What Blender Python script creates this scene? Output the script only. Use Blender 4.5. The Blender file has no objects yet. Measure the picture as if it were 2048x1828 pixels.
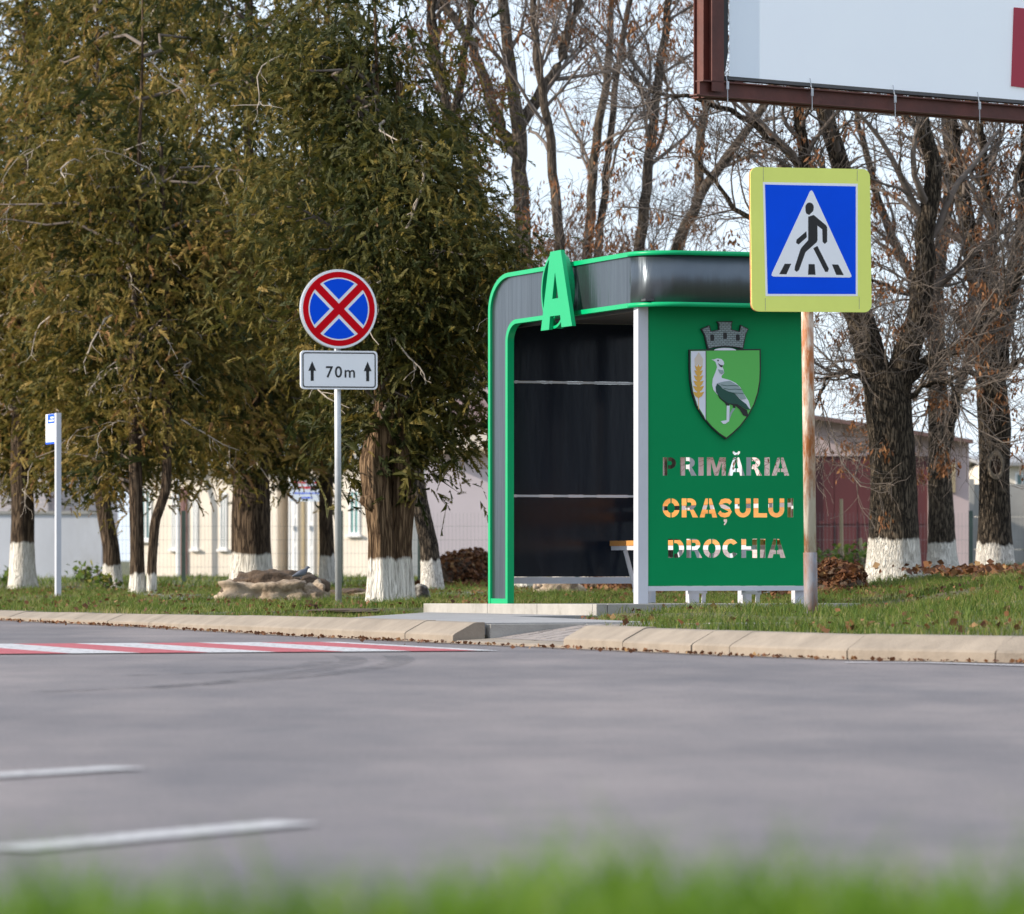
import bpy, bmesh, math, random
import numpy as np
from mathutils import Vector, noise, geometry
random.seed(7); rng = np.random.default_rng(7)
R = math.radians
scene = bpy.context.scene
col = scene.collection

# ------------------------------------------------------------------ camera
F, HC, HY = 9500.0, 0.5, 1120.0          # focal length in photo pixels, eye height, horizon row
cam_d = bpy.data.cameras.new('camera'); cam = bpy.data.objects.new('camera', cam_d); col.objects.link(cam)
cam.location = (0, 0, HC); cam.rotation_euler = (R(90), 0, 0)
cam_d.sensor_width = 36.0; cam_d.lens = F * 36.0 / 2048.0
cam_d.shift_y = (HY - 914.0) / 2048.0
cam_d.clip_start = 0.1; cam_d.clip_end = 3000.0
cam_d.dof.use_dof = True; cam_d.dof.focus_distance = 33.6; cam_d.dof.aperture_fstop = 6.4
scene.camera = cam

# ------------------------------------------------------------------ sky, sun, exposure
SUN_DIR = Vector((-0.955, -0.23, 0.0)).normalized(); SUN_EL = R(23)
to_sun = Vector((SUN_DIR.x * math.cos(SUN_EL), SUN_DIR.y * math.cos(SUN_EL), math.sin(SUN_EL)))
world = bpy.data.worlds.new('World'); scene.world = world; world.use_nodes = True
wn = world.node_tree.nodes; wl = world.node_tree.links
sky = wn.new('ShaderNodeTexSky'); sky.sky_type = 'NISHITA'; sky.sun_disc = False
sky.sun_elevation = SUN_EL; sky.sun_rotation = math.atan2(to_sun.x, to_sun.y)
sky.air_density = 1.0; sky.dust_density = 0.6; sky.ozone_density = 1.5
# thin bright high cloud drawn evenly over the whole sky
tcw = wn.new('ShaderNodeTexCoord'); mpw = wn.new('ShaderNodeMapping'); mpw.inputs['Scale'].default_value = (1, 1, 2.5); wl.new(tcw.outputs['Generated'], mpw.inputs[0])
cl = wn.new('ShaderNodeTexNoise'); cl.inputs['Scale'].default_value = 3.5; cl.inputs['Detail'].default_value = 6; wl.new(mpw.outputs[0], cl.inputs['Vector'])
cr_ = wn.new('ShaderNodeValToRGB'); cr_.color_ramp.elements[0].position = 0.3; cr_.color_ramp.elements[1].position = 0.7
cr_.color_ramp.elements[0].color = (0.62, 0.62, 0.62, 1); cr_.color_ramp.elements[1].color = (0.9, 0.9, 0.9, 1); wl.new(cl.outputs[0], cr_.inputs[0])
cm = wn.new('ShaderNodeMix'); cm.data_type = 'RGBA'; wl.new(cr_.outputs[0], cm.inputs[0]); wl.new(sky.outputs[0], cm.inputs[6]); cm.inputs[7].default_value = (6.2, 7.1, 8.4, 1)
bg = wn['Background']; wl.new(cm.outputs[2], bg.inputs[0]); bg.inputs[1].default_value = 0.135
sun_d = bpy.data.lights.new('sun', 'SUN'); sun_d.energy = 4.6; sun_d.angle = R(0.6); sun_d.color = (1.0, 0.9, 0.76)
sun = bpy.data.objects.new('sun', sun_d); col.objects.link(sun)
sun.rotation_euler = to_sun.to_track_quat('Z', 'Y').to_euler(); sun.location = (-20, 10, 30)
vs = scene.view_settings; vs.view_transform = 'Standard'; vs.look = 'None'; vs.gamma = 1.0
vs.exposure = 0.32; vs.use_curve_mapping = False
scene.cycles.use_denoising = True
scene.cycles.max_bounces = 8; scene.cycles.transparent_max_bounces = 12
scene.cycles.sample_clamp_indirect = 6.0

# ------------------------------------------------------------------ frames of reference
TH = math.atan2(0.333, 0.943)
E1 = np.array([math.cos(TH), math.sin(TH)]); E2 = np.array([-math.sin(TH), math.cos(TH)])
O = np.array([0.8886, 33.5])             # near front corner of the shelter
def loc2w(p, q): return O[0] + p * E1[0] + q * E2[0], O[1] + p * E1[1] + q * E2[1]
def w2loc(X, Y): return (X - O[0]) * E1[0] + (Y - O[1]) * E1[1], (X - O[0]) * E2[0] + (Y - O[1]) * E2[1]
def P(px, py, Y): return Vector(((px - 1024) * Y / F, Y, HC - (py - HY) * Y / F))
def sm(a, b, t):
    t = np.clip((t - a) / (b - a), 0, 1); return t * t * (3 - 2 * t)

# ------------------------------------------------------------------ objects and meshes
def link(o, parent=None):
    col.objects.link(o)
    if parent is not None: o.parent = parent
    return o
def tag(o, label, cat, group=None):
    o['label'] = label; o['category'] = cat
    if group: o['group'] = group
    return o
def kind(o, k): o['kind'] = k; return o
def empty(name, loc=(0, 0, 0), rz=0.0, ry=0.0):
    o = bpy.data.objects.new(name, None); o.location = loc; o.rotation_euler = (0, ry, rz)
    o.empty_display_size = 0.1
    return link(o)
def fast(name, v, f, mat=None, parent=None, smooth=False, attrs=None):
    """v (N,3), f list/array of faces with one side count"""
    me = bpy.data.meshes.new(name); v = np.asarray(v, np.float32); f = np.asarray(f, np.int32)
    k = f.shape[1]; m = len(f)
    me.vertices.add(len(v)); me.vertices.foreach_set('co', v.ravel())
    me.loops.add(m * k); me.loops.foreach_set('vertex_index', f.ravel())
    me.polygons.add(m); me.polygons.foreach_set('loop_start', np.arange(0, m * k, k, dtype=np.int32))
    me.polygons.foreach_set('loop_total', np.full(m, k, np.int32))
    if smooth: me.polygons.foreach_set('use_smooth', np.ones(m, bool))
    for an, av in (attrs or {}).items():
        a = me.attributes.new(an, 'FLOAT', 'POINT'); a.data.foreach_set('value', np.asarray(av, np.float32))
    me.update(calc_edges=True); me.validate()
    o = bpy.data.objects.new(name, me)
    if mat: me.materials.append(mat)
    return link(o, parent)
class MB:
    def __init__(s): s.v = []; s.f = []; s.a = []
    def add(s, v, f):
        n = len(s.v); s.v += [tuple(x) for x in v]; s.f += [tuple(i + n for i in q) for q in f]; return s
    def box(s, x0, x1, y0, y1, z0, z1):
        return s.add([(x0,y0,z0),(x1,y0,z0),(x1,y1,z0),(x0,y1,z0),(x0,y0,z1),(x1,y0,z1),(x1,y1,z1),(x0,y1,z1)],
                     [(3,2,1,0),(4,5,6,7),(0,1,5,4),(1,2,6,5),(2,3,7,6),(3,0,4,7)])
    def tube(s, pts, rad, n=8, cap=True):
        pts = [Vector(p) for p in pts]; k = len(pts)
        if not hasattr(rad, '__len__'): rad = [rad] * k
        rings = []; up = Vector((0.31, 0.17, 0.93)).normalized(); base = len(s.v)
        for i, p in enumerate(pts):
            d = (pts[min(i+1, k-1)] - pts[max(i-1, 0)])
            d = d.normalized() if d.length > 1e-9 else Vector((0, 0, 1))
            a = d.cross(up)
            if a.length < 0.05: a = d.cross(Vector((1, 0, 0)))
            a.normalize(); b = d.cross(a)
            for j in range(n):
                t = 2 * math.pi * j / n
                s.v.append(tuple(p + (a * math.cos(t) + b * math.sin(t)) * rad[i]))
        for i in range(k - 1):
            for j in range(n):
                j2 = (j + 1) % n
                s.f.append((base+i*n+j, base+i*n+j2, base+(i+1)*n+j2, base+(i+1)*n+j))
        if cap:
            s.f.append(tuple(base + j for j in range(n))[::-1]); s.f.append(tuple(base+(k-1)*n+j for j in range(n)))
        return s
    def bar(s, a, b, w, h=None):
        """square bar from a to b"""
        a = Vector(a); b = Vector(b); h = h or w; d = (b - a).normalized()
        x = d.cross(Vector((0, 0, 1)))
        if x.length < 0.01: x = Vector((1, 0, 0))
        x.normalize(); y = x.cross(d).normalized(); v = []
        for p in (a, b):
            for sx, sy in ((-1,-1),(1,-1),(1,1),(-1,1)): v.append(p + x * sx * w / 2 + y * sy * h / 2)
        return s.add(v, [(3,2,1,0),(4,5,6,7),(0,1,5,4),(1,2,6,5),(2,3,7,6),(3,0,4,7)])
    def build(s, name, mat, parent=None, smooth=False, bevel=0.0):
        me = bpy.data.meshes.new(name); me.from_pydata(s.v, [], s.f)
        bm = bmesh.new(); bm.from_mesh(me); bmesh.ops.recalc_face_normals(bm, faces=bm.faces)
        if bevel: bmesh.ops.bevel(bm, geom=list(bm.edges), offset=bevel, segments=2, affect='EDGES', profile=0.6)
        bm.to_mesh(me); bm.free()
        if smooth:
            for p in me.polygons: p.use_smooth = True
        me.materials.append(mat); me.update()
        return link(bpy.data.objects.new(name, me), parent)
def plate(name, outer, holes, frame, depth, mat, parent):
    """flat piece with thickness from 2-D contours; frame(u, v, w) gives the 3-D point, w from 0 (front) to depth"""
    cs = [[Vector((a, b, 0)) for a, b in c] for c in [outer] + list(holes)]
    tris = geometry.tessellate_polygon(cs); flat = [p for c in cs for p in c]; n = len(flat)
    v = [frame(p.x, p.y, 0) for p in flat] + [frame(p.x, p.y, depth) for p in flat]
    f = [tuple(t) for t in tris] + [tuple(i + n for i in t)[::-1] for t in tris]
    k = 0
    for c in cs:
        m = len(c)
        for i in range(m):
            a, b = k + i, k + (i + 1) % m; f.append((a, b, b + n, a + n))
        k += m
    me = bpy.data.meshes.new(name); me.from_pydata([tuple(x) for x in v], [], f)
    bm = bmesh.new(); bm.from_mesh(me); bmesh.ops.recalc_face_normals(bm, faces=bm.faces); bm.to_mesh(me); bm.free()
    me.materials.append(mat)
    return link(bpy.data.objects.new(name, me), parent)
def rrect(x0, x1, z0, z1, r, n=6):
    pts = []
    for cx, cz, a in ((x1-r, z1-r, 0), (x0+r, z1-r, 90), (x0+r, z0+r, 180), (x1-r, z0+r, 270)):
        for i in range(n + 1):
            t = R(a + 90 * i / n); pts.append((cx + r * math.cos(t), cz + r * math.sin(t)))
    return pts
def arc(cx, cz, rx, rz, a0, a1, n=16):
    return [(cx + rx * math.cos(R(a0 + (a1-a0)*i/n)), cz + rz * math.sin(R(a0 + (a1-a0)*i/n))) for i in range(n + 1)]

# ------------------------------------------------------------------ materials
def lin(c): return tuple(((x/255+0.055)/1.055)**2.4 if x/255 > 0.04045 else x/255/12.92 for x in c)
def mat(name, c, rough=0.6, metal=0.0, var=0.12, scale=6.0, bump=0.0, bscale=40.0, stretch=(1,1,1), spec=0.5, coat=0.0, c2=None, c2lo=0.5, c2hi=0.7, detail=5.0):
    m = bpy.data.materials.new(name); m.use_nodes = True; nt = m.node_tree; N = nt.nodes; L = nt.links
    b = N['Principled BSDF']; b.inputs['Roughness'].default_value = rough; b.inputs['Metallic'].default_value = metal
    b.inputs['Specular IOR Level'].default_value = spec; b.inputs['Coat Weight'].default_value = coat
    tc = N.new('ShaderNodeTexCoord'); mp = N.new('ShaderNodeMapping'); mp.inputs['Scale'].default_value = stretch
    L.new(tc.outputs['Object'], mp.inputs[0])
    nz = N.new('ShaderNodeTexNoise'); nz.inputs['Scale'].default_value = scale; nz.inputs['Detail'].default_value = detail
    nz.inputs['Roughness'].default_value = 0.65; L.new(mp.outputs[0], nz.inputs['Vector'])
    rp = N.new('ShaderNodeValToRGB'); L.new(nz.outputs[0], rp.inputs[0])
    lo, hi = [max(0, x*(1-var)) for x in c], [min(1, x*(1+var)) for x in c]
    rp.color_ramp.elements[0].position = 0.3; rp.color_ramp.elements[1].position = 0.7
    rp.color_ramp.elements[0].color = (*lo, 1); rp.color_ramp.elements[1].color = (*hi, 1)
    out = rp.outputs[0]
    if c2 is not None:
        n2 = N.new('ShaderNodeTexNoise'); n2.inputs['Scale'].default_value = scale * 0.6; n2.inputs['Detail'].default_value = 8
        n2.inputs['Roughness'].default_value = 0.7; L.new(mp.outputs[0], n2.inputs['Vector'])
        r2 = N.new('ShaderNodeValToRGB'); r2.color_ramp.elements[0].position = c2lo; r2.color_ramp.elements[1].position = c2hi
        L.new(n2.outputs[0], r2.inputs[0]); mx = N.new('ShaderNodeMix'); mx.data_type = 'RGBA'
        L.new(r2.outputs[0], mx.inputs[0]); L.new(out, mx.inputs[6]); mx.inputs[7].default_value = (*c2, 1); out = mx.outputs[2]
    L.new(out, b.inputs['Base Color'])
    if bump:
        nb = N.new('ShaderNodeTexNoise'); nb.inputs['Scale'].default_value = bscale; nb.inputs['Detail'].default_value = 6
        L.new(mp.outputs[0], nb.inputs['Vector']); bp = N.new('ShaderNodeBump'); bp.inputs['Strength'].default_value = bump
        bp.inputs['Distance'].default_value = 0.02; L.new(nb.outputs[0], bp.inputs['Height']); L.new(bp.outputs[0], b.inputs['Normal'])
    return m
def leafmat(name, cols, trans=0.3, rough=0.6):
    """colour of each leaf or spray from its own 'tint' value"""
    m = bpy.data.materials.new(name); m.use_nodes = True; nt = m.node_tree; N = nt.nodes; L = nt.links
    b = N['Principled BSDF']; b.inputs['Roughness'].default_value = rough; b.inputs['Specular IOR Level'].default_value = 0.25
    at = N.new('ShaderNodeAttribute'); at.attribute_name = 'tint'
    rp = N.new('ShaderNodeValToRGB'); el = rp.color_ramp.elements
    while len(el) < len(cols): el.new(0.5)
    for i, (pos, c) in enumerate(cols): el[i].position = pos; el[i].color = (*c, 1)
    L.new(at.outputs['Fac'], rp.inputs[0]); L.new(rp.outputs[0], b.inputs['Base Color'])
    tr = N.new('ShaderNodeBsdfTranslucent'); L.new(rp.outputs[0], tr.inputs[0])
    mx = N.new('ShaderNodeMixShader'); mx.inputs[0].default_value = trans
    L.new(b.outputs[0], mx.inputs[1]); L.new(tr.outputs[0], mx.inputs[2]); L.new(mx.outputs[0], N['Material Output'].inputs[0])
    return m
def barkmat(name, c0, c1, wash=True, sxy=13.0, sz=2.2, strength=1.0):
    m = bpy.data.materials.new(name); m.use_nodes = True; nt = m.node_tree; N = nt.nodes; L = nt.links
    b = N['Principled BSDF']; b.inputs['Roughness'].default_value = 0.9; b.inputs['Specular IOR Level'].default_value = 0.15
    tc = N.new('ShaderNodeTexCoord'); mp = N.new('ShaderNodeMapping'); mp.inputs['Scale'].default_value = (sxy, sxy, sz)
    L.new(tc.outputs['Object'], mp.inputs[0])
    wv = N.new('ShaderNodeTexNoise'); wv.inputs['Scale'].default_value = 0.7; wv.inputs['Detail'].default_value = 3; L.new(mp.outputs[0], wv.inputs['Vector'])
    ad = N.new('ShaderNodeMix'); ad.data_type = 'RGBA'; ad.blend_type = 'ADD'; ad.inputs[0].default_value = 0.8
    L.new(mp.outputs[0], ad.inputs[6]); L.new(wv.outputs[1], ad.inputs[7])
    rn = N.new('ShaderNodeTexNoise'); rn.inputs['Scale'].default_value = 1.9; rn.inputs['Detail'].default_value = 3; rn.inputs['Roughness'].default_value = 0.45; L.new(ad.outputs[2], rn.inputs['Vector'])
    s1 = N.new('ShaderNodeMath'); s1.operation = 'SUBTRACT'; L.new(rn.outputs[0], s1.inputs[0]); s1.inputs[1].default_value = 0.5
    s2 = N.new('ShaderNodeMath'); s2.operation = 'ABSOLUTE'; L.new(s1.outputs[0], s2.inputs[0])
    vo = N.new('ShaderNodeMath'); vo.operation = 'MULTIPLY'; L.new(s2.outputs[0], vo.inputs[0]); vo.inputs[1].default_value = 2.6
    nz = N.new('ShaderNodeTexNoise'); nz.inputs['Scale'].default_value = 5; nz.inputs['Detail'].default_value = 8; L.new(mp.outputs[0], nz.inputs['Vector'])
    rp = N.new('ShaderNodeValToRGB'); rp.color_ramp.elements[0].position = 0.0; rp.color_ramp.elements[1].position = 0.35
    rp.color_ramp.elements[0].color = (*c0, 1); rp.color_ramp.elements[1].color = (*c1, 1); L.new(vo.outputs[0], rp.inputs[0])
    mv = N.new('ShaderNodeMix'); mv.data_type = 'RGBA'; mv.blend_type = 'MULTIPLY'; mv.inputs[0].default_value = 0.55
    L.new(rp.outputs[0], mv.inputs[6]); r3 = N.new('ShaderNodeValToRGB'); r3.color_ramp.elements[0].position = 0.3; r3.color_ramp.elements[1].position = 0.65
    r3.color_ramp.elements[0].color = (0.45, 0.43, 0.4, 1); L.new(nz.outputs[0], r3.inputs[0]); L.new(r3.outputs[0], mv.inputs[7])
    out = mv.outputs[2]
    if wash:
        at = N.new('ShaderNodeAttribute'); at.attribute_name = 'wash'
        ns = N.new('ShaderNodeMath'); ns.operation = 'MULTIPLY_ADD'; L.new(vo.outputs[0], ns.inputs[0]); ns.inputs[1].default_value = 0.035; L.new(at.outputs['Fac'], ns.inputs[2])
        st = N.new('ShaderNodeValToRGB'); st.color_ramp.elements[0].position = 0.02; st.color_ramp.elements[1].position = 0.05; L.new(ns.outputs[0], st.inputs[0])
        ch = N.new('ShaderNodeTexNoise'); ch.inputs['Scale'].default_value = 2.3; ch.inputs['Detail'].default_value = 9; ch.inputs['Roughness'].default_value = 0.75; L.new(mp.outputs[0], ch.inputs['Vector'])
        cr = N.new('ShaderNodeValToRGB'); cr.color_ramp.elements[0].position = 0.36; cr.color_ramp.elements[1].position = 0.5; L.new(ch.outputs[0], cr.inputs[0])
        cr.color_ramp.elements[0].color = (0.35, 0.31, 0.26, 1); cr.color_ramp.elements[1].color = (0.8, 0.75, 0.67, 1)
        mx = N.new('ShaderNodeMix'); mx.data_type = 'RGBA'; L.new(st.outputs[0], mx.inputs[0]); L.new(out, mx.inputs[6]); L.new(cr.outputs[0], mx.inputs[7]); out = mx.outputs[2]
    L.new(out, b.inputs['Base Color'])
    sm_ = N.new('ShaderNodeMath'); sm_.operation = 'MINIMUM'; L.new(vo.outputs[0], sm_.inputs[0]); sm_.inputs[1].default_value = 0.3
    bp = N.new('ShaderNodeBump'); bp.inputs['Strength'].default_value = strength; bp.inputs['Distance'].default_value = 0.06; L.new(sm_.outputs[0], bp.inputs['Height'])
    L.new(bp.outputs[0], b.inputs['Normal'])
    return m
def alphamat(name, c, scale, lo, hi, stretch=(1,1,1), rough=0.9, edge=None, var=0.3):
    """thin worn layer with gaps (paint, dirt, tyre marks)"""
    m = mat(name, c, rough, var=var, scale=scale*1.7, stretch=stretch); nt = m.node_tree; N = nt.nodes; L = nt.links
    mp = [n for n in N if n.type == 'MAPPING'][0]
    nz = N.new('ShaderNodeTexNoise'); nz.inputs['Scale'].default_value = scale; nz.inputs['Detail'].default_value = 9; nz.inputs['Roughness'].default_value = 0.7
    L.new(mp.outputs[0], nz.inputs['Vector'])
    src = nz.outputs[0]
    if edge:
        at = N.new('ShaderNodeAttribute'); at.attribute_name = edge
        ad = N.new('ShaderNodeMath'); ad.operation = 'ADD'; L.new(src, ad.inputs[0]); L.new(at.outputs['Fac'], ad.inputs[1]); src = ad.outputs[0]
    rp = N.new('ShaderNodeValToRGB'); rp.color_ramp.elements[0].position = lo; rp.color_ramp.elements[1].position = hi; L.new(src, rp.inputs[0])
    tr = N.new('ShaderNodeBsdfTransparent'); mx = N.new('ShaderNodeMixShader'); L.new(rp.outputs[0], mx.inputs[0]); L.new(tr.outputs[0], mx.inputs[1])
    L.new(N['Principled BSDF'].outputs[0], mx.inputs[2]); L.new(mx.outputs[0], N['Material Output'].inputs[0])
    return m

M = {}
M['concrete'] = mat('kerb concrete', (0.285, 0.235, 0.185), 0.9, var=0.16, scale=5, bump=0.25, bscale=90, c2=(0.19, 0.155, 0.12), c2lo=0.5, c2hi=0.85)
M['concrete_grey'] = mat('grey concrete', (0.36, 0.34, 0.31), 0.9, var=0.15, scale=5, bump=0.25, bscale=90, c2=(0.2, 0.18, 0.15), c2lo=0.55, c2hi=0.75)
M['pavement'] = mat('pavement slab', (0.3, 0.29, 0.29), 0.9, var=0.15, scale=4, bump=0.2, bscale=60)
M['paver'] = mat('pavers', (0.27, 0.23, 0.21), 0.9, var=0.2, scale=7, bump=0.3, bscale=60)
M['path'] = mat('old asphalt path', (0.16, 0.15, 0.15), 0.92, var=0.2, scale=2, bump=0.2, bscale=40)
M['green'] = mat('shelter green paint', (0.0, 0.38, 0.14), 0.35, var=0.03, scale=2, spec=0.3)
M['green_panel'] = mat('shelter green panel', (0.0, 0.26, 0.085), 0.4, var=0.05, scale=1.3, spec=0.12)
M['graphite'] = mat('glossy graphite panel', (0.115, 0.135, 0.155), 0.3, var=0.12, scale=2, bump=0.45, bscale=9, stretch=(1, 1, 0.07), spec=0.5)
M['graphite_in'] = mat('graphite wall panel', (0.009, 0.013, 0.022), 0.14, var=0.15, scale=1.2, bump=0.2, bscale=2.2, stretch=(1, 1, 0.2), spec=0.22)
gb = M['graphite'].node_tree.nodes['Principled BSDF']; gb.inputs['Metallic'].default_value = 0.8; gb.inputs['Anisotropic'].default_value = 0.9; gb.inputs['Anisotropic Rotation'].default_value = 0.25
tgn = M['graphite'].node_tree.nodes.new('ShaderNodeTangent'); tgn.direction_type = 'RADIAL'; tgn.axis = 'Z'; M['graphite'].node_tree.links.new(tgn.outputs[0], gb.inputs['Tangent'])
M['ceiling'] = mat('dark ceiling sheet', (0.06, 0.06, 0.065), 0.55, var=0.1, scale=3)
M['white_metal'] = mat('light grey painted steel', (0.56, 0.57, 0.62), 0.4, var=0.05, scale=4)
M['wood'] = mat('varnished bench wood', (0.55, 0.25, 0.07), 0.45, var=0.35, scale=9, stretch=(1, 0.12, 1), coat=0.2)
M['galv'] = mat('galvanised steel', (0.5, 0.52, 0.55), 0.42, 0.35, var=0.1, scale=14)
M['sign_white'] = mat('sign white', (0.93, 0.94, 0.97), 0.45, var=0.02, scale=3, spec=0.2)
M['sign_red'] = mat('sign red', (0.66, 0.0, 0.008), 0.45, var=0.04, scale=3, spec=0.1)
M['sign_blue'] = mat('sign blue', (0.0, 0.085, 0.85), 0.45, var=0.04, scale=3, spec=0.1)
M['sign_lime'] = mat('sign fluorescent lime', (0.85, 0.92, 0.22), 0.5, var=0.03, scale=3, spec=0.1)
M['black'] = mat('sign black', (0.01, 0.01, 0.011), 0.5, var=0.1, scale=3)
M['rustpole'] = mat('white pole flaked with rust', (0.72, 0.66, 0.56), 0.6, var=0.1, scale=14, bump=0.3, bscale=30, stretch=(1, 1, 0.25), c2=(0.38, 0.13, 0.035), c2lo=0.42, c2hi=0.58)
M['rust_foot'] = mat('grey pole foot streaked with rust', (0.24, 0.24, 0.26), 0.6, var=0.2, scale=14, stretch=(1, 1, 0.3), c2=(0.22, 0.1, 0.05), c2lo=0.4, c2hi=0.6)
M['rust'] = mat('rust red steel beam', (0.105, 0.027, 0.018), 0.6, var=0.35, scale=3, bump=0.15, bscale=20, c2=(0.2, 0.075, 0.05), c2lo=0.6, c2hi=0.75)
M['edge_rust'] = mat('weathered plywood edge', (0.55, 0.25, 0.1), 0.8, var=0.3, scale=12)
M['banner'] = mat('white billboard sheet', (0.86, 0.92, 1.0), 0.5, var=0.015, scale=0.8, spec=0.2)
M['banner_red'] = mat('billboard crimson print', (0.5, 0.035, 0.07), 0.5, var=0.03, scale=1)
M['bark_conifer'] = barkmat('conifer bark', (0.03, 0.02, 0.014), (0.15, 0.105, 0.07), True, 16, 1.6)
M['bark_ash'] = barkmat('furrowed dark bark', (0.014, 0.011, 0.009), (0.14, 0.11, 0.08), True, 24, 4.2)
M['bark_twist'] = barkmat('twisted brown bark', (0.06, 0.035, 0.02), (0.26, 0.17, 0.1), True, 17, 1.2, 0.8)
M['bark_stem'] = barkmat('smooth bark of rear trees', (0.05, 0.04, 0.032), (0.15, 0.12, 0.09), True, 14, 2.5, 0.6)
M['limb_ash'] = barkmat('furrowed dark limb bark', (0.014, 0.011, 0.009), (0.14, 0.11, 0.08), False, 24, 4.2)
M['limb_stem'] = barkmat('smooth limb bark', (0.05, 0.04, 0.032), (0.16, 0.125, 0.095), False, 14, 2.5, 0.6)
M['twig'] = mat('brown twigs', (0.15, 0.12, 0.1), 0.85, var=0.3, scale=3)
M['deadtwig'] = mat('dead grey twigs', (0.42, 0.36, 0.3), 0.85, var=0.3, scale=5)
M['callus'] = mat('grey brown callus wood', (0.2, 0.165, 0.125), 0.9, var=0.3, scale=10, bump=0.4)
M['knothole'] = mat('dark knot hole', (0.018, 0.008, 0.004), 0.95, var=0.4, scale=12, bump=0.4)
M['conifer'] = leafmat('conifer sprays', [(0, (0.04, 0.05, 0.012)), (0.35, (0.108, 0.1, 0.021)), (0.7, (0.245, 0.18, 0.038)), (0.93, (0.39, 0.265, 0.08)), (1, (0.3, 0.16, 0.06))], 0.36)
M['seed'] = leafmat('dry seed bunches', [(0, (0.11, 0.05, 0.022)), (0.6, (0.24, 0.1, 0.04)), (1, (0.36, 0.18, 0.08))], 0.3)
M['grass'] = leafmat('grass blades', [(0, (0.045, 0.088, 0.014)), (0.45, (0.115, 0.175, 0.027)), (0.75, (0.23, 0.235, 0.055)), (1, (0.4, 0.3, 0.16))], 0.35)
M['grass_near'] = leafmat('near grass blades', [(0, (0.06, 0.15, 0.01)), (0.5, (0.15, 0.28, 0.022)), (0.85, (0.26, 0.36, 0.045)), (1, (0.4, 0.36, 0.12))], 0.4)
M['dryleaf'] = leafmat('fallen leaves', [(0, (0.06, 0.024, 0.012)), (0.5, (0.15, 0.06, 0.026)), (0.85, (0.24, 0.11, 0.045)), (1, (0.33, 0.2, 0.09))], 0.15)
M['weed'] = leafmat('weed leaves', [(0, (0.05, 0.1, 0.015)), (0.6, (0.13, 0.19, 0.03)), (1, (0.32, 0.27, 0.06))], 0.3)
M['soil'] = mat('dark soil', (0.095, 0.062, 0.04), 0.95, var=0.4, scale=14, bump=0.8, bscale=40)
M['rock'] = mat('pale weathered stone', (0.4, 0.31, 0.225), 0.95, var=0.25, scale=5, bump=0.9, bscale=16, c2=(0.17, 0.12, 0.08), c2lo=0.5, c2hi=0.62)
M['rock_dark'] = mat('lichen stained stone', (0.3, 0.28, 0.25), 0.95, var=0.4, scale=10, bump=0.9, bscale=25, c2=(0.06, 0.05, 0.045), c2lo=0.45, c2hi=0.55)
M['cream'] = mat('cream render', (0.72, 0.65, 0.56), 0.9, var=0.07, scale=1.2)
M['lilac'] = mat('pale lilac render', (0.6, 0.54, 0.58), 0.9, var=0.06, scale=0.8)
M['pinkwall'] = mat('pink render', (0.58, 0.46, 0.46), 0.9, var=0.08, scale=0.8)
M['plaster'] = mat('stained white plaster', (0.55, 0.56, 0.6), 0.9, var=0.12, scale=1.0, c2=(0.38, 0.37, 0.36), c2lo=0.55, c2hi=0.8, stretch=(1, 1, 0.4))
M['maroon'] = mat('maroon sheet metal', (0.11, 0.028, 0.03), 0.5, var=0.15, scale=1.5, stretch=(1, 1, 0.3))
M['redroof'] = mat('red metal roof', (0.3, 0.05, 0.05), 0.5, var=0.1, scale=1)
M['brownroof'] = mat('weathered brown roof', (0.17, 0.1, 0.09), 0.8, var=0.2, scale=1.5)
M['greyroof'] = mat('grey slate roof', (0.3, 0.3, 0.31), 0.85, var=0.15, scale=1.5)
M['trim'] = mat('dull yellow eaves board', (0.4, 0.32, 0.2), 0.8, var=0.12, scale=2)
M['glass'] = mat('window glass', (0.13, 0.22, 0.23), 0.08, var=0.15, scale=1)
M['teal'] = mat('teal window frame', (0.1, 0.3, 0.29), 0.5, var=0.08, scale=2)
M['upvc'] = mat('white window frame', (0.75, 0.75, 0.75), 0.5, var=0.04, scale=2)
M['door'] = mat('plum brown door', (0.15, 0.07, 0.065), 0.55, var=0.1, scale=2)
M['shade'] = mat('dark grey shade and print', (0.09, 0.09, 0.095), 0.7, var=0.1, scale=2)  # dark grey that stands in for shade; the sandwich board print uses it too
M['fencepost'] = mat('dark green fence post', (0.05, 0.08, 0.07), 0.6, var=0.1, scale=4)
M['wire'] = mat('grey fence wire', (0.22, 0.24, 0.24), 0.5, 0.3, var=0.1, scale=4)
M['cfence'] = mat('grey concrete fence', (0.33, 0.32, 0.3), 0.9, var=0.15, scale=1.5)
M['bird_grey'] = mat('pigeon feathers', (0.13, 0.14, 0.17), 0.7, var=0.25, scale=20)
M['c_green'] = mat('crest light green', (0.1, 0.5, 0.09), 0.4, var=0.02, scale=2)
M['c_white'] = mat('crest white', (0.75, 0.76, 0.85), 0.4, var=0.02, scale=2)
M['c_grey'] = mat('crest grey', (0.3, 0.38, 0.39), 0.4, var=0.05, scale=2)
M['c_dark'] = mat('crest dark teal', (0.006, 0.07, 0.05), 0.4, var=0.05, scale=2)
M['c_gold'] = mat('crest gold', (0.75, 0.42, 0.07), 0.4, var=0.1, scale=2)
M['c_pale'] = mat('crest pale beard', (0.7, 0.6, 0.5), 0.4, var=0.05, scale=2)
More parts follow.
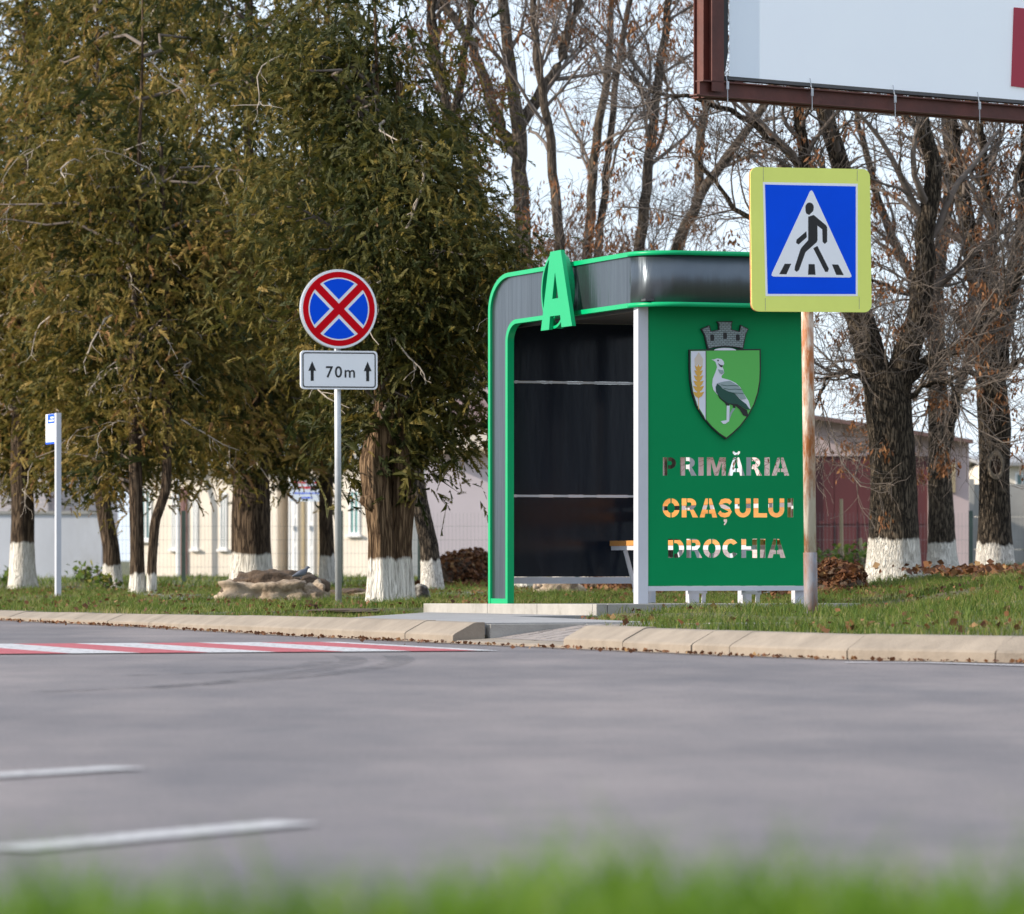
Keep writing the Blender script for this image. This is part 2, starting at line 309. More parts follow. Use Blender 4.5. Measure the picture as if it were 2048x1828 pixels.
def brickmat(name, c, mortar, bw, bh):
    m = mat(name, c, 0.9, var=0.08, scale=1); N = m.node_tree.nodes; L = m.node_tree.links
    br = N.new('ShaderNodeTexBrick'); br.inputs['Color1'].default_value = (*c, 1); br.inputs['Color2'].default_value = (*[x*0.85 for x in c], 1)
    br.inputs['Mortar'].default_value = (*mortar, 1); br.inputs['Scale'].default_value = 1; br.inputs['Mortar Size'].default_value = bh*0.1
    br.inputs['Brick Width'].default_value = bw; br.inputs['Row Height'].default_value = bh
    tc = [n for n in N if n.type == 'TEX_COORD'][0]; mp = N.new('ShaderNodeMapping'); mp.inputs['Rotation'].default_value = (R(90), 0, 0)
    L.new(tc.outputs['Object'], mp.inputs[0]); L.new(mp.outputs[0], br.inputs['Vector']); L.new(br.outputs[0], N['Principled BSDF'].inputs['Base Color'])
    return m
M['whitebrick'] = brickmat('white brick', (0.62, 0.55, 0.55), (0.42, 0.4, 0.42), 0.26, 0.09)
M['crownbrick'] = brickmat('crest masonry', (0.3, 0.36, 0.37), (0.03, 0.035, 0.04), 0.028, 0.0135)

def translucent(m, f):
    N = m.node_tree.nodes; L = m.node_tree.links; b = N['Principled BSDF']; tr = N.new('ShaderNodeBsdfTranslucent'); L.new(b.inputs['Base Color'].links[0].from_socket, tr.inputs[0])
    mx = N.new('ShaderNodeMixShader'); mx.inputs[0].default_value = f; L.new(b.outputs[0], mx.inputs[1]); L.new(tr.outputs[0], mx.inputs[2]); L.new(mx.outputs[0], N['Material Output'].inputs[0])
translucent(M['banner'], 0.2); translucent(M['banner_red'], 0.2)
# asphalt: worn grey with lighter and darker swathes along the road
def asphalt():
    m = bpy.data.materials.new('worn asphalt'); m.use_nodes = True; N = m.node_tree.nodes; L = m.node_tree.links
    b = N['Principled BSDF']; b.inputs['Roughness'].default_value = 0.86; b.inputs['Specular IOR Level'].default_value = 0.3
    tc = N.new('ShaderNodeTexCoord')
    def nz(scale, sx, sy, det, rot=0):
        mp = N.new('ShaderNodeMapping'); mp.inputs['Scale'].default_value = (sx, sy, 1); mp.inputs['Rotation'].default_value = (0, 0, rot)
        L.new(tc.outputs['Object'], mp.inputs[0]); n = N.new('ShaderNodeTexNoise'); n.inputs['Scale'].default_value = scale; n.inputs['Detail'].default_value = det
        n.inputs['Roughness'].default_value = 0.6; L.new(mp.outputs[0], n.inputs['Vector']); return n
    a = nz(0.55, 1.6, 0.45, 4, R(28)); c = nz(95, 1, 1, 3); d = nz(0.35, 0.5, 1.2, 3, R(-18)); e = nz(6, 1, 1, 6)
    rp = N.new('ShaderNodeValToRGB'); el = rp.color_ramp.elements; el[0].position = 0.36; el[1].position = 0.64
    el[0].color = (0.158, 0.15, 0.166, 1); el[1].color = (0.243, 0.219, 0.228, 1); L.new(a.outputs[0], rp.inputs[0])
    def mul(src, n, lo, hi, p0, p1):
        r = N.new('ShaderNodeValToRGB'); r.color_ramp.elements[0].position = p0; r.color_ramp.elements[1].position = p1
        r.color_ramp.elements[0].color = (lo, lo, lo, 1); r.color_ramp.elements[1].color = (hi, hi*0.985, hi*0.96, 1); L.new(n.outputs[0], r.inputs[0])
        x = N.new('ShaderNodeMix'); x.data_type = 'RGBA'; x.blend_type = 'MULTIPLY'; x.inputs[0].default_value = 1; L.new(src, x.inputs[6]); L.new(r.outputs[0], x.inputs[7]); return x.outputs[2]
    o = mul(rp.outputs[0], d, 0.86, 1.1, 0.35, 0.65); o = mul(o, c, 0.66, 1.28, 0.35, 0.65); o = mul(o, e, 0.9, 1.05, 0.3, 0.6)
    L.new(o, b.inputs['Base Color'])
    bp = N.new('ShaderNodeBump'); bp.inputs['Strength'].default_value = 0.5; bp.inputs['Distance'].default_value = 0.01; L.new(c.outputs[0], bp.inputs['Height']); L.new(bp.outputs[0], b.inputs['Normal'])
    return m
M['asphalt'] = asphalt()
M['paint_white'] = alphamat('worn white road paint', (0.5, 0.49, 0.5), 22, 0.33, 0.47)
M['paint_red'] = alphamat('worn red road paint', (0.4, 0.085, 0.1), 22, 0.3, 0.43)
M['tyre'] = alphamat('tyre rubber marks', (0.1, 0.1, 0.11), 7, 0.42, 0.85)
M['dirt'] = alphamat('kerb side grit', (0.25, 0.19, 0.15), 9, 0.55, 0.75, edge='fade', var=0.4)
def groundmat():
    m = mat('verge earth and turf', (0.08, 0.09, 0.03), 0.95, var=0.35, scale=3, bump=0.6, bscale=30, c2=(0.12, 0.085, 0.055), c2lo=0.48, c2hi=0.62)
    return m
M['ground'] = groundmat()

# ------------------------------------------------------------------ kerb line and ground
KP = [(-4.25 - .335*130, 39.4 + .942*130), (-4.25, 39.4), (-2.72, 35.3), (-1.386, 31.15), (-0.35, 28.44), (0.292, 26.9), (0.955, 25.27), (1.67, 23.75), (2.35, 23.05), (3.3, 22.6), (4.6, 22.4), (90, 22.4)]
KP = np.array(KP)
def kerb_sd(X, Y):
    best = np.full(X.shape, 1e9); sd = np.zeros(X.shape)
    for a, b in zip(KP[:-1], KP[1:]):
        d = b - a; L = np.hypot(*d); d = d / L
        t = np.clip((X-a[0])*d[0] + (Y-a[1])*d[1], 0, L); cx = a[0]+t*d[0]; cy = a[1]+t*d[1]
        dist = np.hypot(X-cx, Y-cy); cr = d[0]*(Y-a[1]) - d[1]*(X-a[0])
        w = dist < best - 1e-9; best = np.where(w, dist, best); sd = np.where(w, np.sign(cr)*dist, sd)
    return sd
def ramp(p): return 0.022 + 0.075*np.clip((p+2.56)/0.55, 0, 1)
def gz(X, Y):
    X = np.asarray(X, float); Y = np.asarray(Y, float)
    sd = kerb_sd(X, Y); p, q = w2loc(X, Y)
    left = 0.108 - 0.035*sm(-3, 8, q) + 0.045*sm(-2.2, 1.0, p) + 0.03*np.exp(-((X+1.37)**2+(Y-36.9)**2)/0.5)
    right = 0.12 + 0.025*sm(0.2, 1.6, sd) + 0.27*sm(2.2, 5.0, X)*(1-0.45*sm(40, 60, Y))
    bank = np.maximum(sm(-1.7, -0.7, p)*sm(-0.35, -0.8, q), sm(2.2, 3.4, p))
    z = np.where(q < -5.0, right, left + (right-left)*bank)
    z = z + 0.012*np.sin(X*3.1+Y*1.7)*np.sin(Y*2.3-X*1.1)*sm(0.3, 1.0, sd)
    cor = (q > -6.12) & (q < -4.27) & (p < 0.0)
    z = np.where(cor, np.minimum(z, ramp(p)-0.07), z)
    z = np.where((q > -4.3) & (q < 3.45) & (p > -2.72) & (p < -.38), np.minimum(z, 0.082 - 0.035*sm(-3, 8, q) + 0.03*sm(-1.4, -1.9, p)*0), z)
    z = -0.08 + (z+0.08)*sm(0.03, 0.17, sd)
    near = 0.165 + 0.012*np.sin(X*4+1)
    return np.where(Y < 6, -0.08 + (near+0.08)*sm(3.95, 3.55, Y), z)
def gz1(X, Y): return float(gz(np.array([X]), np.array([Y]))[0])
def stand(px, py):
    """point on the ground seen at this pixel"""
    Ys = np.linspace(22, 130, 2200); Xs = (px-1024)*Ys/F; yy = HY + F*(HC-gz(Xs, Ys))/Ys
    ok = np.where((yy <= py) & (kerb_sd(Xs, Ys) > 0.2))[0]
    Y = Ys[ok[0]] if len(ok) else 60.0
    return Vector(((px-1024)*Y/F, Y, gz1((px-1024)*Y/F, Y)))
def axis(lo, a, b, hi, fine, n):
    return np.concatenate([a - np.geomspace(0.3, a-lo, n)[::-1], np.arange(a, b, fine), b + np.geomspace(0.02, hi-b, n)])
gx = axis(-900, -6, 6.5, 900, 0.105, 26); gy = axis(-60, 21.5, 42, 1800, 0.115, 34)
gy = np.unique(np.concatenate([gy, np.arange(3.2, 4.4, 0.07)]))
GX, GY = np.meshgrid(gx, gy); GZ = gz(GX.ravel(), GY.ravel())
nx, ny = len(gx), len(gy); ii = (np.arange(ny-1)[:, None]*nx + np.arange(nx-1)[None, :]).ravel()
ground = kind(fast('ground', np.stack([GX.ravel(), GY.ravel(), GZ], 1), np.stack([ii, ii+1, ii+nx+1, ii+nx], 1), M['ground'], smooth=True), 'structure')
rd = kind(fast('road', [(-90, 3.3, 0), (90, 3.3, 0), (90, 160, 0), (-90, 160, 0)], [(0, 1, 2, 3)], M['asphalt']), 'structure')
def sheet(name, quad, z, m, parent=None):
    """flat sheet from world XY corners"""
    return fast(name, [(x, y, z) for x, y in quad], [tuple(range(len(quad)))], m, parent)
def ribbon(name, pts, w, z, m, parent, fade=False):
    v = []; f = []; fd = []
    for i, p in enumerate(pts):
        a = Vector(pts[max(i-1, 0)]); b = Vector(pts[min(i+1, len(pts)-1)]); d = (b-a).normalized(); nrm = Vector((-d.y, d.x))
        for s, q in ((0.5, 0.0), (-0.5, 1.0)):
            c = Vector(p) + nrm*w*s; v.append((c.x, c.y, z)); fd.append(q)
        if i: n = 2*i; f.append((n-2, n-1, n+1, n))
    return fast(name, v, f, m, parent, attrs={'fade': [0.3-0.55*x for x in fd]} if fade else None)
def lq(p0, p1, q0, q1): return [loc2w(p0, q0), loc2w(p1, q0), loc2w(p1, q1), loc2w(p0, q1)]
x = -3.16
for i in range(22):
    z_ = sheet('zebra_stripe', lq(x-0.38, min(x, -3.42), -6.8, -3.86), 0.006, M['paint_white'] if i % 2 == 0 else M['paint_red'], rd); x -= 0.38
def rdpt(px, py): Y = F*HC/(py-HY); return ((px-1024)*Y/F, Y)
for a, b in (((-330, 1575), (255, 1539)), ((5, 1704), (590, 1650))):
    pa, pb = Vector(rdpt(*a)), Vector(rdpt(*b)); ribbon('lane_dash', [pa, pb], 0.12, 0.006, M['paint_white'], rd)
ribbon('edge_line', [rdpt(1690, 1327), rdpt(1850, 1327), rdpt(2048, 1333), rdpt(2300, 1341)], 0.1, 0.006, M['paint_white'], rd)
for pts in ([(300, 1378), (480, 1360), (620, 1342), (705, 1325), (690, 1312)], [(60, 1385), (360, 1372), (560, 1358), (740, 1338), (800, 1322), (785, 1310)], [(250, 1352), (450, 1345), (600, 1334), (650, 1322)]):
    pp = [Vector(rdpt(*p)) for p in pts]; fine = []
    for i in range(len(pp)-1):
        for k in range(8):
            t = k/8; p0 = pp[max(i-1, 0)]; p1 = pp[i]; p2 = pp[i+1]; p3 = pp[min(i+2, len(pp)-1)]
            fine.append(0.5*((2*p1)+(p2-p0)*t+(2*p0-5*p1+4*p2-p3)*t*t+(3*p1-p0-3*p2+p3)*t**3))
    ribbon('tyre_mark', fine, 0.14, 0.0045, M['tyre'], rd)

# kerb stones
SEG = np.hypot(*(KP[1:]-KP[:-1]).T); CUM = np.concatenate([[0], np.cumsum(SEG)])
def kpt(s):
    i = int(np.clip(np.searchsorted(CUM, s)-1, 0, len(SEG)-1)); d = (KP[i+1]-KP[i])/SEG[i]; return KP[i]+d*(s-CUM[i]), d
ss = np.linspace(CUM[1]-3, CUM[9], 4000); kp_px = np.array([1024+F*kpt(s)[0][0]/kpt(s)[0][1] for s in ss])
def s_px(px): return float(ss[np.argmin(np.abs(kp_px-px))])
kerb = kind(empty('kerb'), 'structure')
gapL, gapR = CUM[4], CUM[5]
def kh(s): return 1.0 - 0.42*float(sm(gapL-1, gapL-13, s)) if s < gapL else 1.0
PROF = [(0, -.09), (0, .048), (.012, .06), (.13, .122), (.15, .127), (.205, .128), (.205, -.09)]
def stone(s0, s1, parent, prof=PROF, name='kerb_stone', m=None, drop=0.0):
    g = 0.005; n = max(2, int((s1-s0)/0.5)+1); mb = MB(); rows = []
    jz = random.uniform(-.004, .004); jx = random.uniform(-.004, .004)
    st = [s0+g+(s1-s0-2*g)*i/(n-1) for i in range(n)]
    k = len(prof)
    for s in st:
        p, d = kpt(s); nr = np.array([-d[1], d[0]])
        for a, z in prof:
            w = p + nr*(a+jx); mb.v.append((w[0], w[1], (z*kh(s)+jz) if z > 0 else z))
    for i in range(n-1):
        for j in range(k): mb.f.append((i*k+j, i*k+(j+1) % k, (i+1)*k+(j+1) % k, (i+1)*k+j))
    mb.f.append(tuple(range(k))); mb.f.append(tuple((n-1)*k+j for j in range(k))[::-1])
    return mb.build(name, m or M['concrete'], parent)
bl = [s_px(p) for p in (907, 811, 580, 439, 298, 215)]
while bl[-1] > CUM[1]-2.0: bl.append(bl[-1]-1.0)
bl[0] = gapL
for a, b in zip(bl[1:], bl[:-1]): stone(a, b, kerb)
br_ = [gapR] + [s_px(p) for p in (1246, 1383, 1458, 1694, 1991)]
while br_[-1] < CUM[10]+3: br_.append(br_[-1]+1.0)
for a, b in zip(br_[:-1], br_[1:]): stone(a, b, kerb)
LOWP = [(0, -.09), (0, .012), (.02, .02), (.3, .035), (.3, -.09)]
mid = s_px(1013)
stone(gapL+.003, mid, kerb, LOWP, 'dropped_kerb_stone'); stone(mid, gapR-.003, kerb, LOWP, 'dropped_kerb_stone')
# grit along the kerb foot
for a, b, nm in ((CUM[1]-4, gapL, 1), (gapL, CUM[10]+3, 2)):
    pts = []
    for i in range(60):
        s = a+(b-a)*i/59; p, d = kpt(s); pts.append(Vector((p[0]+d[1]*0.17, p[1]-d[0]*0.17)))
    ribbon('kerb_grit', pts, 0.36, 0.0035, M['dirt'], rd, fade=True)

# crossing approach: side kerb, pavers
def lbox(mb, p0, p1, q0, q1, z0, z1):
    v = []
    for z in (z0, z1):
        for p, q in ((p0, q0), (p1, q0), (p1, q1), (p0, q1)):
            X, Y = loc2w(p, q); v.append((X, Y, z))
    return mb.add(v, [(3,2,1,0),(4,5,6,7),(0,1,5,4),(1,2,6,5),(2,3,7,6),(3,0,4,7)])
walk = kind(empty('footway'), 'structure')
pcur = -2.62
for ln in (0.62, 0.8, 0.8, 0.8):
    lbox(MB(), pcur, pcur+ln-.008, -4.36, -4.28, -.05, 0.112+0.004*random.random()).build('edging_stone', M['concrete_grey'], walk, bevel=.004); pcur += ln
for i in range(13):
    for j in range(16):
        p0 = -2.54+i*0.2; q0 = -5.93+j*0.1
        off = -0.1 if j % 2 else 0
        dz_ = random.uniform(.013, .016); z2 = float(ramp(p0+off+.2))+dz_; za = float(ramp(p0+off))+dz_
        v = []
        for (p, q, zz) in ((max(p0+off, -2.55), q0, za), (p0+off+.194, q0, z2), (p0+off+.194, q0+.094, z2), (max(p0+off, -2.55), q0+.094, za)):
            X, Y = loc2w(p, q); v.append((X, Y, zz))
        v = [(a, b, c-.05) for a, b, c in v]+v
        MB().add(v, [(4,5,6,7),(0,1,5,4),(1,2,6,5),(2,3,7,6),(3,0,4,7)]).build('paver', M['paver'], walk)
bed = []
for p_ in (-2.6, -2.01, 0.2):
    for q_ in (-6.0, -4.37): bed.append((*loc2w(p_, q_), float(ramp(p_))+.009))
fast('paver_bed', bed, [(0, 1, 3, 2), (2, 3, 5, 4)], M['paver'], walk)
# pavement slab between kerb and platform
sv = [(-2.69, -4.27), (-2.69, -1.6), (-0.5, 3.2), (-0.5, -0.5), (-1.2, -0.7), (-1.5, -4.27)]
vv = [(*loc2w(p, q), 0.121 - 0.035*float(sm(-3, 8, q))) for p, q in sv]
sl = MB(); sl.v = [tuple(v) for v in vv] + [(a, b, c-.1) for a, b, c in vv]; sl.f = [(0,5,4,3,2,1)] + [(i, (i+1) % 6, (i+1) % 6+6, i+6) for i in range(6)]
sl.build('pavement_slab', M['pavement'], walk)
# platform
plat = kind(empty('platform', (*loc2w(0, 0), 0), TH), 'structure')
def pz(q): return 0.192 - 0.0075*q
def plat_piece(name, x0, x1, q0, q1, m, dz=0.0):
    v = [(x0, q0, -.02), (x1, q0, -.02), (x1, q1, -.02), (x0, q1, -.02), (x0, q0, pz(q0)+dz), (x1, q0, pz(q0)+dz), (x1, q1, pz(q1)+dz), (x0, q1, pz(q1)+dz)]
    return MB().add(v, [(3,2,1,0),(4,5,6,7),(0,1,5,4),(1,2,6,5),(2,3,7,6),(3,0,4,7)]).build(name, m, plat, bevel=.006)
for a, b in ((-.42, .72), (.72, 1.8), (1.8, 3.3)): plat_piece('edging_stone', -.5, -.42, a+.004, b-.004, M['concrete_grey'])
plat_piece('edging_stone', -.5, -.42, -.5, -.424, M['concrete_grey'])
for a, b in ((-.416, .5), (.5, 1.5)): plat_piece('edging_stone', a, b-.006, -.5, -.424, M['concrete_grey'])
plat_piece('floor_slab', -.418, 1.5, -.422, 3.3, M['pavement'], -.004)
# path behind the shelter
def gsheet(name, quad_px, m, dz=.006, n=14):
    a, b, c, d = [np.array(q) for q in quad_px]; v = []; f = []
    for i in range(n+1):
        for j in range(n+1):
            s, t = i/n, j/n; p = (a*(1-s)+b*s)*(1-t)+(d*(1-s)+c*s)*t; v.append((p[0], p[1], gz1(*p)+dz))
    for i in range(n):
        for j in range(n): k = i*(n+1)+j; f.append((k, k+n+1, k+n+2, k+1))
    return kind(fast(name, v, f, m), 'structure')
gsheet('footpath', [(-3.2, 44.5), (14, 50.5), (14, 58.5), (-4.2, 52.3)], M['path'], .02, 40)

# ------------------------------------------------------------------ bus shelter (local x = across, y = along, z from the floor)
W, LEN, ZB = 1.29, 3.1, 0.19
def q_of(px, p): k = (px-1024)/F; return (k*(O[1]+p*E1[1])-O[0]-p*E1[0])/(E2[0]-k*E2[1])
def p_of(px, q): k = (px-1024)/F; return (k*(O[1]+q*E2[1])-O[0]-q*E2[0])/(E1[0]-k*E1[1])
def z_of(py, p, q): return HC-(py-HY)*(O[1]+p*E1[1]+q*E2[1])/F
def on_panel(px, py, q=0.0): p = p_of(px, q); return p, z_of(py, p, q)-ZB
def on_front(px, py, p): q = q_of(px, p); return q, z_of(py, p, q)-ZB
sh = tag(empty('bus_shelter', (*loc2w(0, 0), ZB), TH), 'green and graphite bus shelter with a big letter A on its canopy', 'bus shelter')
ZT, ZU = 2.676-ZB, 2.283-ZB               # top and underside of the canopy
XF = -0.03
MB().box(.0, .078, .0, .09, 0, ZU+.05).build('post', M['white_metal'], sh, bevel=.004)
MB().box(W-.07, W, .051, .12, 0, ZU+.05).build('post', M['white_metal'], sh, bevel=.004)
for q in (1.02, 2.06, 2.97): MB().box(W-.085, W-.005, q, q+.08, pz(q)-ZB, ZU+.05).build('post', M['white_metal'], sh, bevel=.004)
MB().box(.02, .078, 3.0, 3.055, -.02, ZU+.05).build('post', M['white_metal'], sh, bevel=.004)
# far end wall
MB().box(.08, W-.085, 3.03, 3.08, .128, .178).build('rail', M['white_metal'], sh)
for z in (.794, 1.668): MB().box(.08, W-.085, 3.035, 3.07, z, z+.016).build('rail', M['white_metal'], sh)
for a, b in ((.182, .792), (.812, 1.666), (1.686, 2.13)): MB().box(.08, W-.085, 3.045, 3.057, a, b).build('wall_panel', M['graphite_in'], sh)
# rear side rails
for z in (.11, 2.05): MB().box(W-.06, W-.03, .08, 3.0, z, z+.04).build('rail', M['white_metal'], sh)
# arch: leg and front fascia in one portal
def portal(q1, zt, rq, rz, z0=-.025, qe=.1):
    return [(q1, z0)] + [(q1-rq+rq*math.cos(R(a)), zt-rz+rz*math.sin(R(a))) for a in range(0, 91, 6)] + [(qe, zt)]
outer = portal(LEN, ZT, .46, .27); inner = portal(2.655, ZU, .2, .13)
o2 = portal(LEN-.047, ZT-.031, .42, .245, .015); i2 = portal(2.655+.047, ZU+.031, .24, .155, .015)
fr = lambda x0: (lambda u, v, w: (x0+w, u, v))
plate('arch_panel', o2+i2[::-1], [], fr(XF+.006), .03, M['graphite'], sh)
plate('arch_outer_rim', outer+portal(LEN-.049, ZT-.032, .42, .245, -.025)[::-1], [], fr(XF-.012), .06, M['green'], sh)
plate('arch_inner_rim', inner+portal(2.655+.049, ZU+.032, .24, .155, -.025)[::-1], [], fr(XF-.011), .052, M['green'], sh)
MB().box(XF-.008, XF+.04, 2.655+.05, LEN-.05, -.025, .016).build('arch_foot_rim', M['green'], sh)
# canopy fascia round the near corner and the far sides
YN = -.2; RC = .3; XR = W+.12
path = [(XF, .1)] + [(XF+RC-RC*math.cos(R(a)), YN+RC-RC*math.sin(R(a))) for a in range(6, 91, 6)] + [(XR-.2, YN)] + \
       [(XR-.2+.2*math.sin(R(a)), YN+.2-.2*math.cos(R(a))) for a in range(10, 91, 10)] + [(XR, LEN-.05)]
def strip(name, path, z0, z1, off, th, m):
    mb = MB(); n = len(path); pts = []
    for i, p in enumerate(path):
        a = Vector(path[max(i-1, 0)]); b = Vector(path[min(i+1, n-1)]); d = (b-a).normalized(); nr = Vector((d.y, -d.x)) * (1 if True else -1)
        nr = Vector((-d.y, d.x)) if (Vector(p)+nr*.1-Vector((W/2, 1.5))).length < (Vector(p)-Vector((W/2, 1.5))).length else nr
        pts.append((Vector(p)+nr*off, Vector(p)+nr*(off-th)))
    for o_, i_ in pts: mb.v += [(o_.x, o_.y, z0), (o_.x, o_.y, z1), (i_.x, i_.y, z1), (i_.x, i_.y, z0)]
    for k in range(n-1):
        a = 4*k
        for j in range(4): mb.f.append((a+j, a+(j+1) % 4, a+4+(j+1) % 4, a+4+j))
    mb.f += [(0, 1, 2, 3), (4*n-4, 4*n-3, 4*n-2, 4*n-1)]
    ob = mb.build(name, m, sh)
    for pl in ob.data.polygons: pl.use_smooth = abs(pl.normal.z) < 0.5
    return ob
strip('canopy_fascia', path, ZU+.028, ZT-.028, -.006, .02, M['graphite'])
strip('canopy_top_rim', path, ZT-.031, ZT, .012, .045, M['green'])
strip('canopy_bottom_rim', path, ZU, ZU+.031, .012, .045, M['green'])
MB().box(XF+.035, XR-.04, .02, LEN-.06, ZT-.06, ZT-.03).build('roof_sheet', M['ceiling'], sh)
MB().box(XF+.34, XR-.24, YN+.03, .018, ZT-.06, ZT-.03).build('roof_sheet', M['ceiling'], sh)
for i in range(6): MB().box(XF+.04, XR-.05, -.12+i*.54, -.12+i*.54+.53, ZU+.04, ZU+.055).build('ceiling_panel', M['ceiling'], sh)
MB().box(.08, .14, .09, 3.06, ZU-.012, ZU+.03).build('ceiling_rail', M['ceiling'], sh)
# green side panel with the words cut right through it
def band(pts, w):
    l, r = [], []
    for i, p in enumerate(pts):
        a = Vector(pts[max(i-1, 0)]); b = Vector(pts[min(i+1, len(pts)-1)]); d = (b-a).normalized(); n_ = Vector((-d.y, d.x))
        l.append(tuple(Vector(p)+n_*w/2)); r.append(tuple(Vector(p)-n_*w/2))
    return l + r[::-1]
def mir(c, w): return [(w-a, b) for a, b in c][::-1]
A_l = [(0, 0), (.33, 1), (.475, 1), (.475, .74), (.385, .4), (.475, .4), (.475, .2), (.33, .2), (.28, 0)]
bowl = [(.34, 1), (.5, 1)] + arc(.5, .685, .38, .315, 84, -84, 12) + [(.5, .37), (.34, .37), (.34, .57), (.48, .57)] + arc(.48, .685, .12, .115, -80, 80, 8) + [(.48, .8), (.34, .8)]
Rb = [(.34, 1), (.52, 1)] + arc(.52, .71, .36, .29, 84, -60, 12) + [(1.0, 0), (.66, 0), (.5, .36), (.34, .36), (.34, .6), (.48, .6)] + arc(.48, .7, .11, .1, -80, 80, 8) + [(.48, .8), (.34, .8)]
Oh = arc(.47, .5, .47, .5, 90, 270, 18) + arc(.47, .5, .18, .26, 270, 90, 12)
GL = {
 'I': [[(0, 0), (0, 1), (1, 1), (1, 0)]],
 'P': [[(0, 0), (0, 1), (.3, 1), (.3, 0)], bowl],
 'R': [[(0, 0), (0, 1), (.3, 1), (.3, 0)], Rb],
 'M': [[(0, 0), (0, 1), (.33, 1), (.5, .42), (.67, 1), (1, 1), (1, 0), (.78, 0), (.78, .72), (.6, 0), (.4, 0), (.22, .72), (.22, 0)]],
 'A': [A_l, mir(A_l, 1)],
 'O': [Oh, mir(Oh, 1)],
 'U': [[(0, 1), (.3, 1), (.3, .42)] + arc(.5, .42, .2, .2, 180, 360, 10) + [(.7, 1), (1, 1), (1, .42)] + arc(.5, .42, .5, .42, 0, -180, 18)],
 'L': [[(0, 0), (0, 1), (.36, 1), (.36, .22), (1, .22), (1, 0)]],
 'D': [[(0, 0), (0, 1), (.32, 1), (.32, 0)], [(.38, 1), (.5, 1)] + arc(.5, .5, .5, .5, 86, -86, 18) + [(.5, 0), (.38, 0), (.38, .22), (.48, .22)] + arc(.48, .5, .2, .28, -84, 84, 12) + [(.48, .78), (.38, .78)]],
 'C': [arc(.5, .5, .5, .5, 35, 325, 24) + arc(.5, .5, .2, .27, 318, 42, 14)],
 'H': [[(0, 0), (0, 1), (.31, 1), (.31, .61), (.69, .61), (.69, 1), (1, 1), (1, 0), (.69, 0), (.69, .38), (.31, .38), (.31, 0)]],
 'S': [band([(.86, .74), (.72, .86), (.5, .885), (.27, .83), (.2, .72), (.3, .6), (.5, .53), (.72, .44), (.82, .3), (.7, .16), (.48, .11), (.24, .15), (.1, .29)], .235)],
}
words = [('PRIMARIA', 913.8, 950.4, [(205,370),(395,580),(595,655),(690,900),(920,1110),(1125,1300),(1325,1385),(1405,1600)]),
         ('ORASULUI', 996, 1034, [(200,390),(412,595),(610,805),(808,978),(998,1175),(1205,1355),(1368,1545),(1580,1645)]),
         ('DROCHIA', 1077, 1115, [(262,440),(465,640),(648,842),(862,1042),(1070,1245),(1278,1338),(1360,1558)])]
holes = []
for wd, y0, y1, ext in words:
    for i, (ch, (a, b)) in enumerate(zip(wd, ext)):
        pa, zt = on_panel(1290+a/5.515, y0+.7); pb, _ = on_panel(1290+b/5.515, y0); _, zb = on_panel(1290+a/5.515, y1+.7)
        for c in GL[ch]: holes.append([(pa+(pb-pa)*u, zb+(zt-zb)*v) for u, v in c])
        cx = (pa+pb)/2
        if wd == 'PRIMARIA' and i == 4:
            holes.append([(cx+u, zt+.012+v) for u, v in arc(0, .03, .03, .028, 180, 360, 10)+arc(0, .032, .014, .012, 360, 180, 8)])
        if wd == 'ORASULUI' and i == 3:
            holes.append([(cx+u, zb-.012+v) for u, v in ((-.012, 0), (.014, 0), (.014, -.02), (-.004, -.045), (-.012, -.038), (-.002, -.02), (-.012, -.018))])
z0p = .316-ZB
plate('side_panel', [(.08, z0p), (W, z0p), (W, ZU+.03), (.08, ZU+.03)], holes, lambda u, v, w: (u, .012+w, v), .004, M['green_panel'], sh)
MB().box(.079, W+.002, .004, .05, z0p-.034, z0p-.001).build('bottom_rail', M['white_metal'], sh)
# crest, layer over layer
def crop1(pts, dz=0): return [on_panel(1360+a/6.74, 620+b/6.74) for a, b in pts]
shield = lambda k: [(130-k, 548-k), (1065+k, 540-k)] + [(1068+k, 800), (1062+k, 960), (1035+k, 1120), (985+k, 1270), (905+k*.8, 1420+k*.5), (800+k*.6, 1560+k*.7), (700+k*.4, 1655+k), (615, 1725+k*1.4), (520-k*.4, 1660+k), (420-k*.6, 1570+k*.7), (310-k*.8, 1440+k*.5), (220-k, 1290), (165-k, 1120), (138-k, 950), (130-k, 780)]
crest = plate('crest_backing', crop1(shield(14)), [], lambda u, v, w: (u, -.012+w, v), .02, M['black'], sh)
def layer(name, pts, k, m): return plate(name, crop1(pts), [], lambda u, v, w: (u, -.0125-.0012*k+w, v), .001, m, crest)
layer('crest_field', shield(-4), 1, M['c_green'])
layer('crest_stripe', [(137, 556), (336, 554), (336, 1488), (310, 1440-22), (228, 1290), (172, 1120), (146, 950), (137, 780)], 2, M['c_white'])
layer('crest_divider', [(335, 554), (343, 554), (343, 1494), (335, 1486)], 3, M['black'])
layer('crown_gap', [(450, 545)] + arc(600, 545, 150, -34, 180, 0, 10) + [(750, 545)], 0, M['c_white'])
crown_o = [(275, 255), (392, 205), (415, 285), (515, 262), (512, 190), (490, 155), (705, 150), (690, 190), (690, 262), (795, 285), (810, 200), (918, 255), (885, 330), (845, 530), (740, 505), (600, 495), (460, 508), (365, 535), (320, 340)]
plate('crown_backing', crop1(crown_o), [], lambda u, v, w: (u, -.010+w, v), .018, M['black'], sh)
crown_i = [(292, 262), (382, 222), (402, 297), (524, 272), (524, 180), (508, 168), (690, 164), (680, 182), (680, 272), (800, 297), (818, 214), (904, 262), (870, 330), (835, 512), (740, 492), (600, 482), (460, 494), (378, 516), (335, 335)]
plate('crown_masonry', crop1(crown_i), [], lambda u, v, w: (u, -.0118+w, v), .0015, M['crownbrick'], sh)
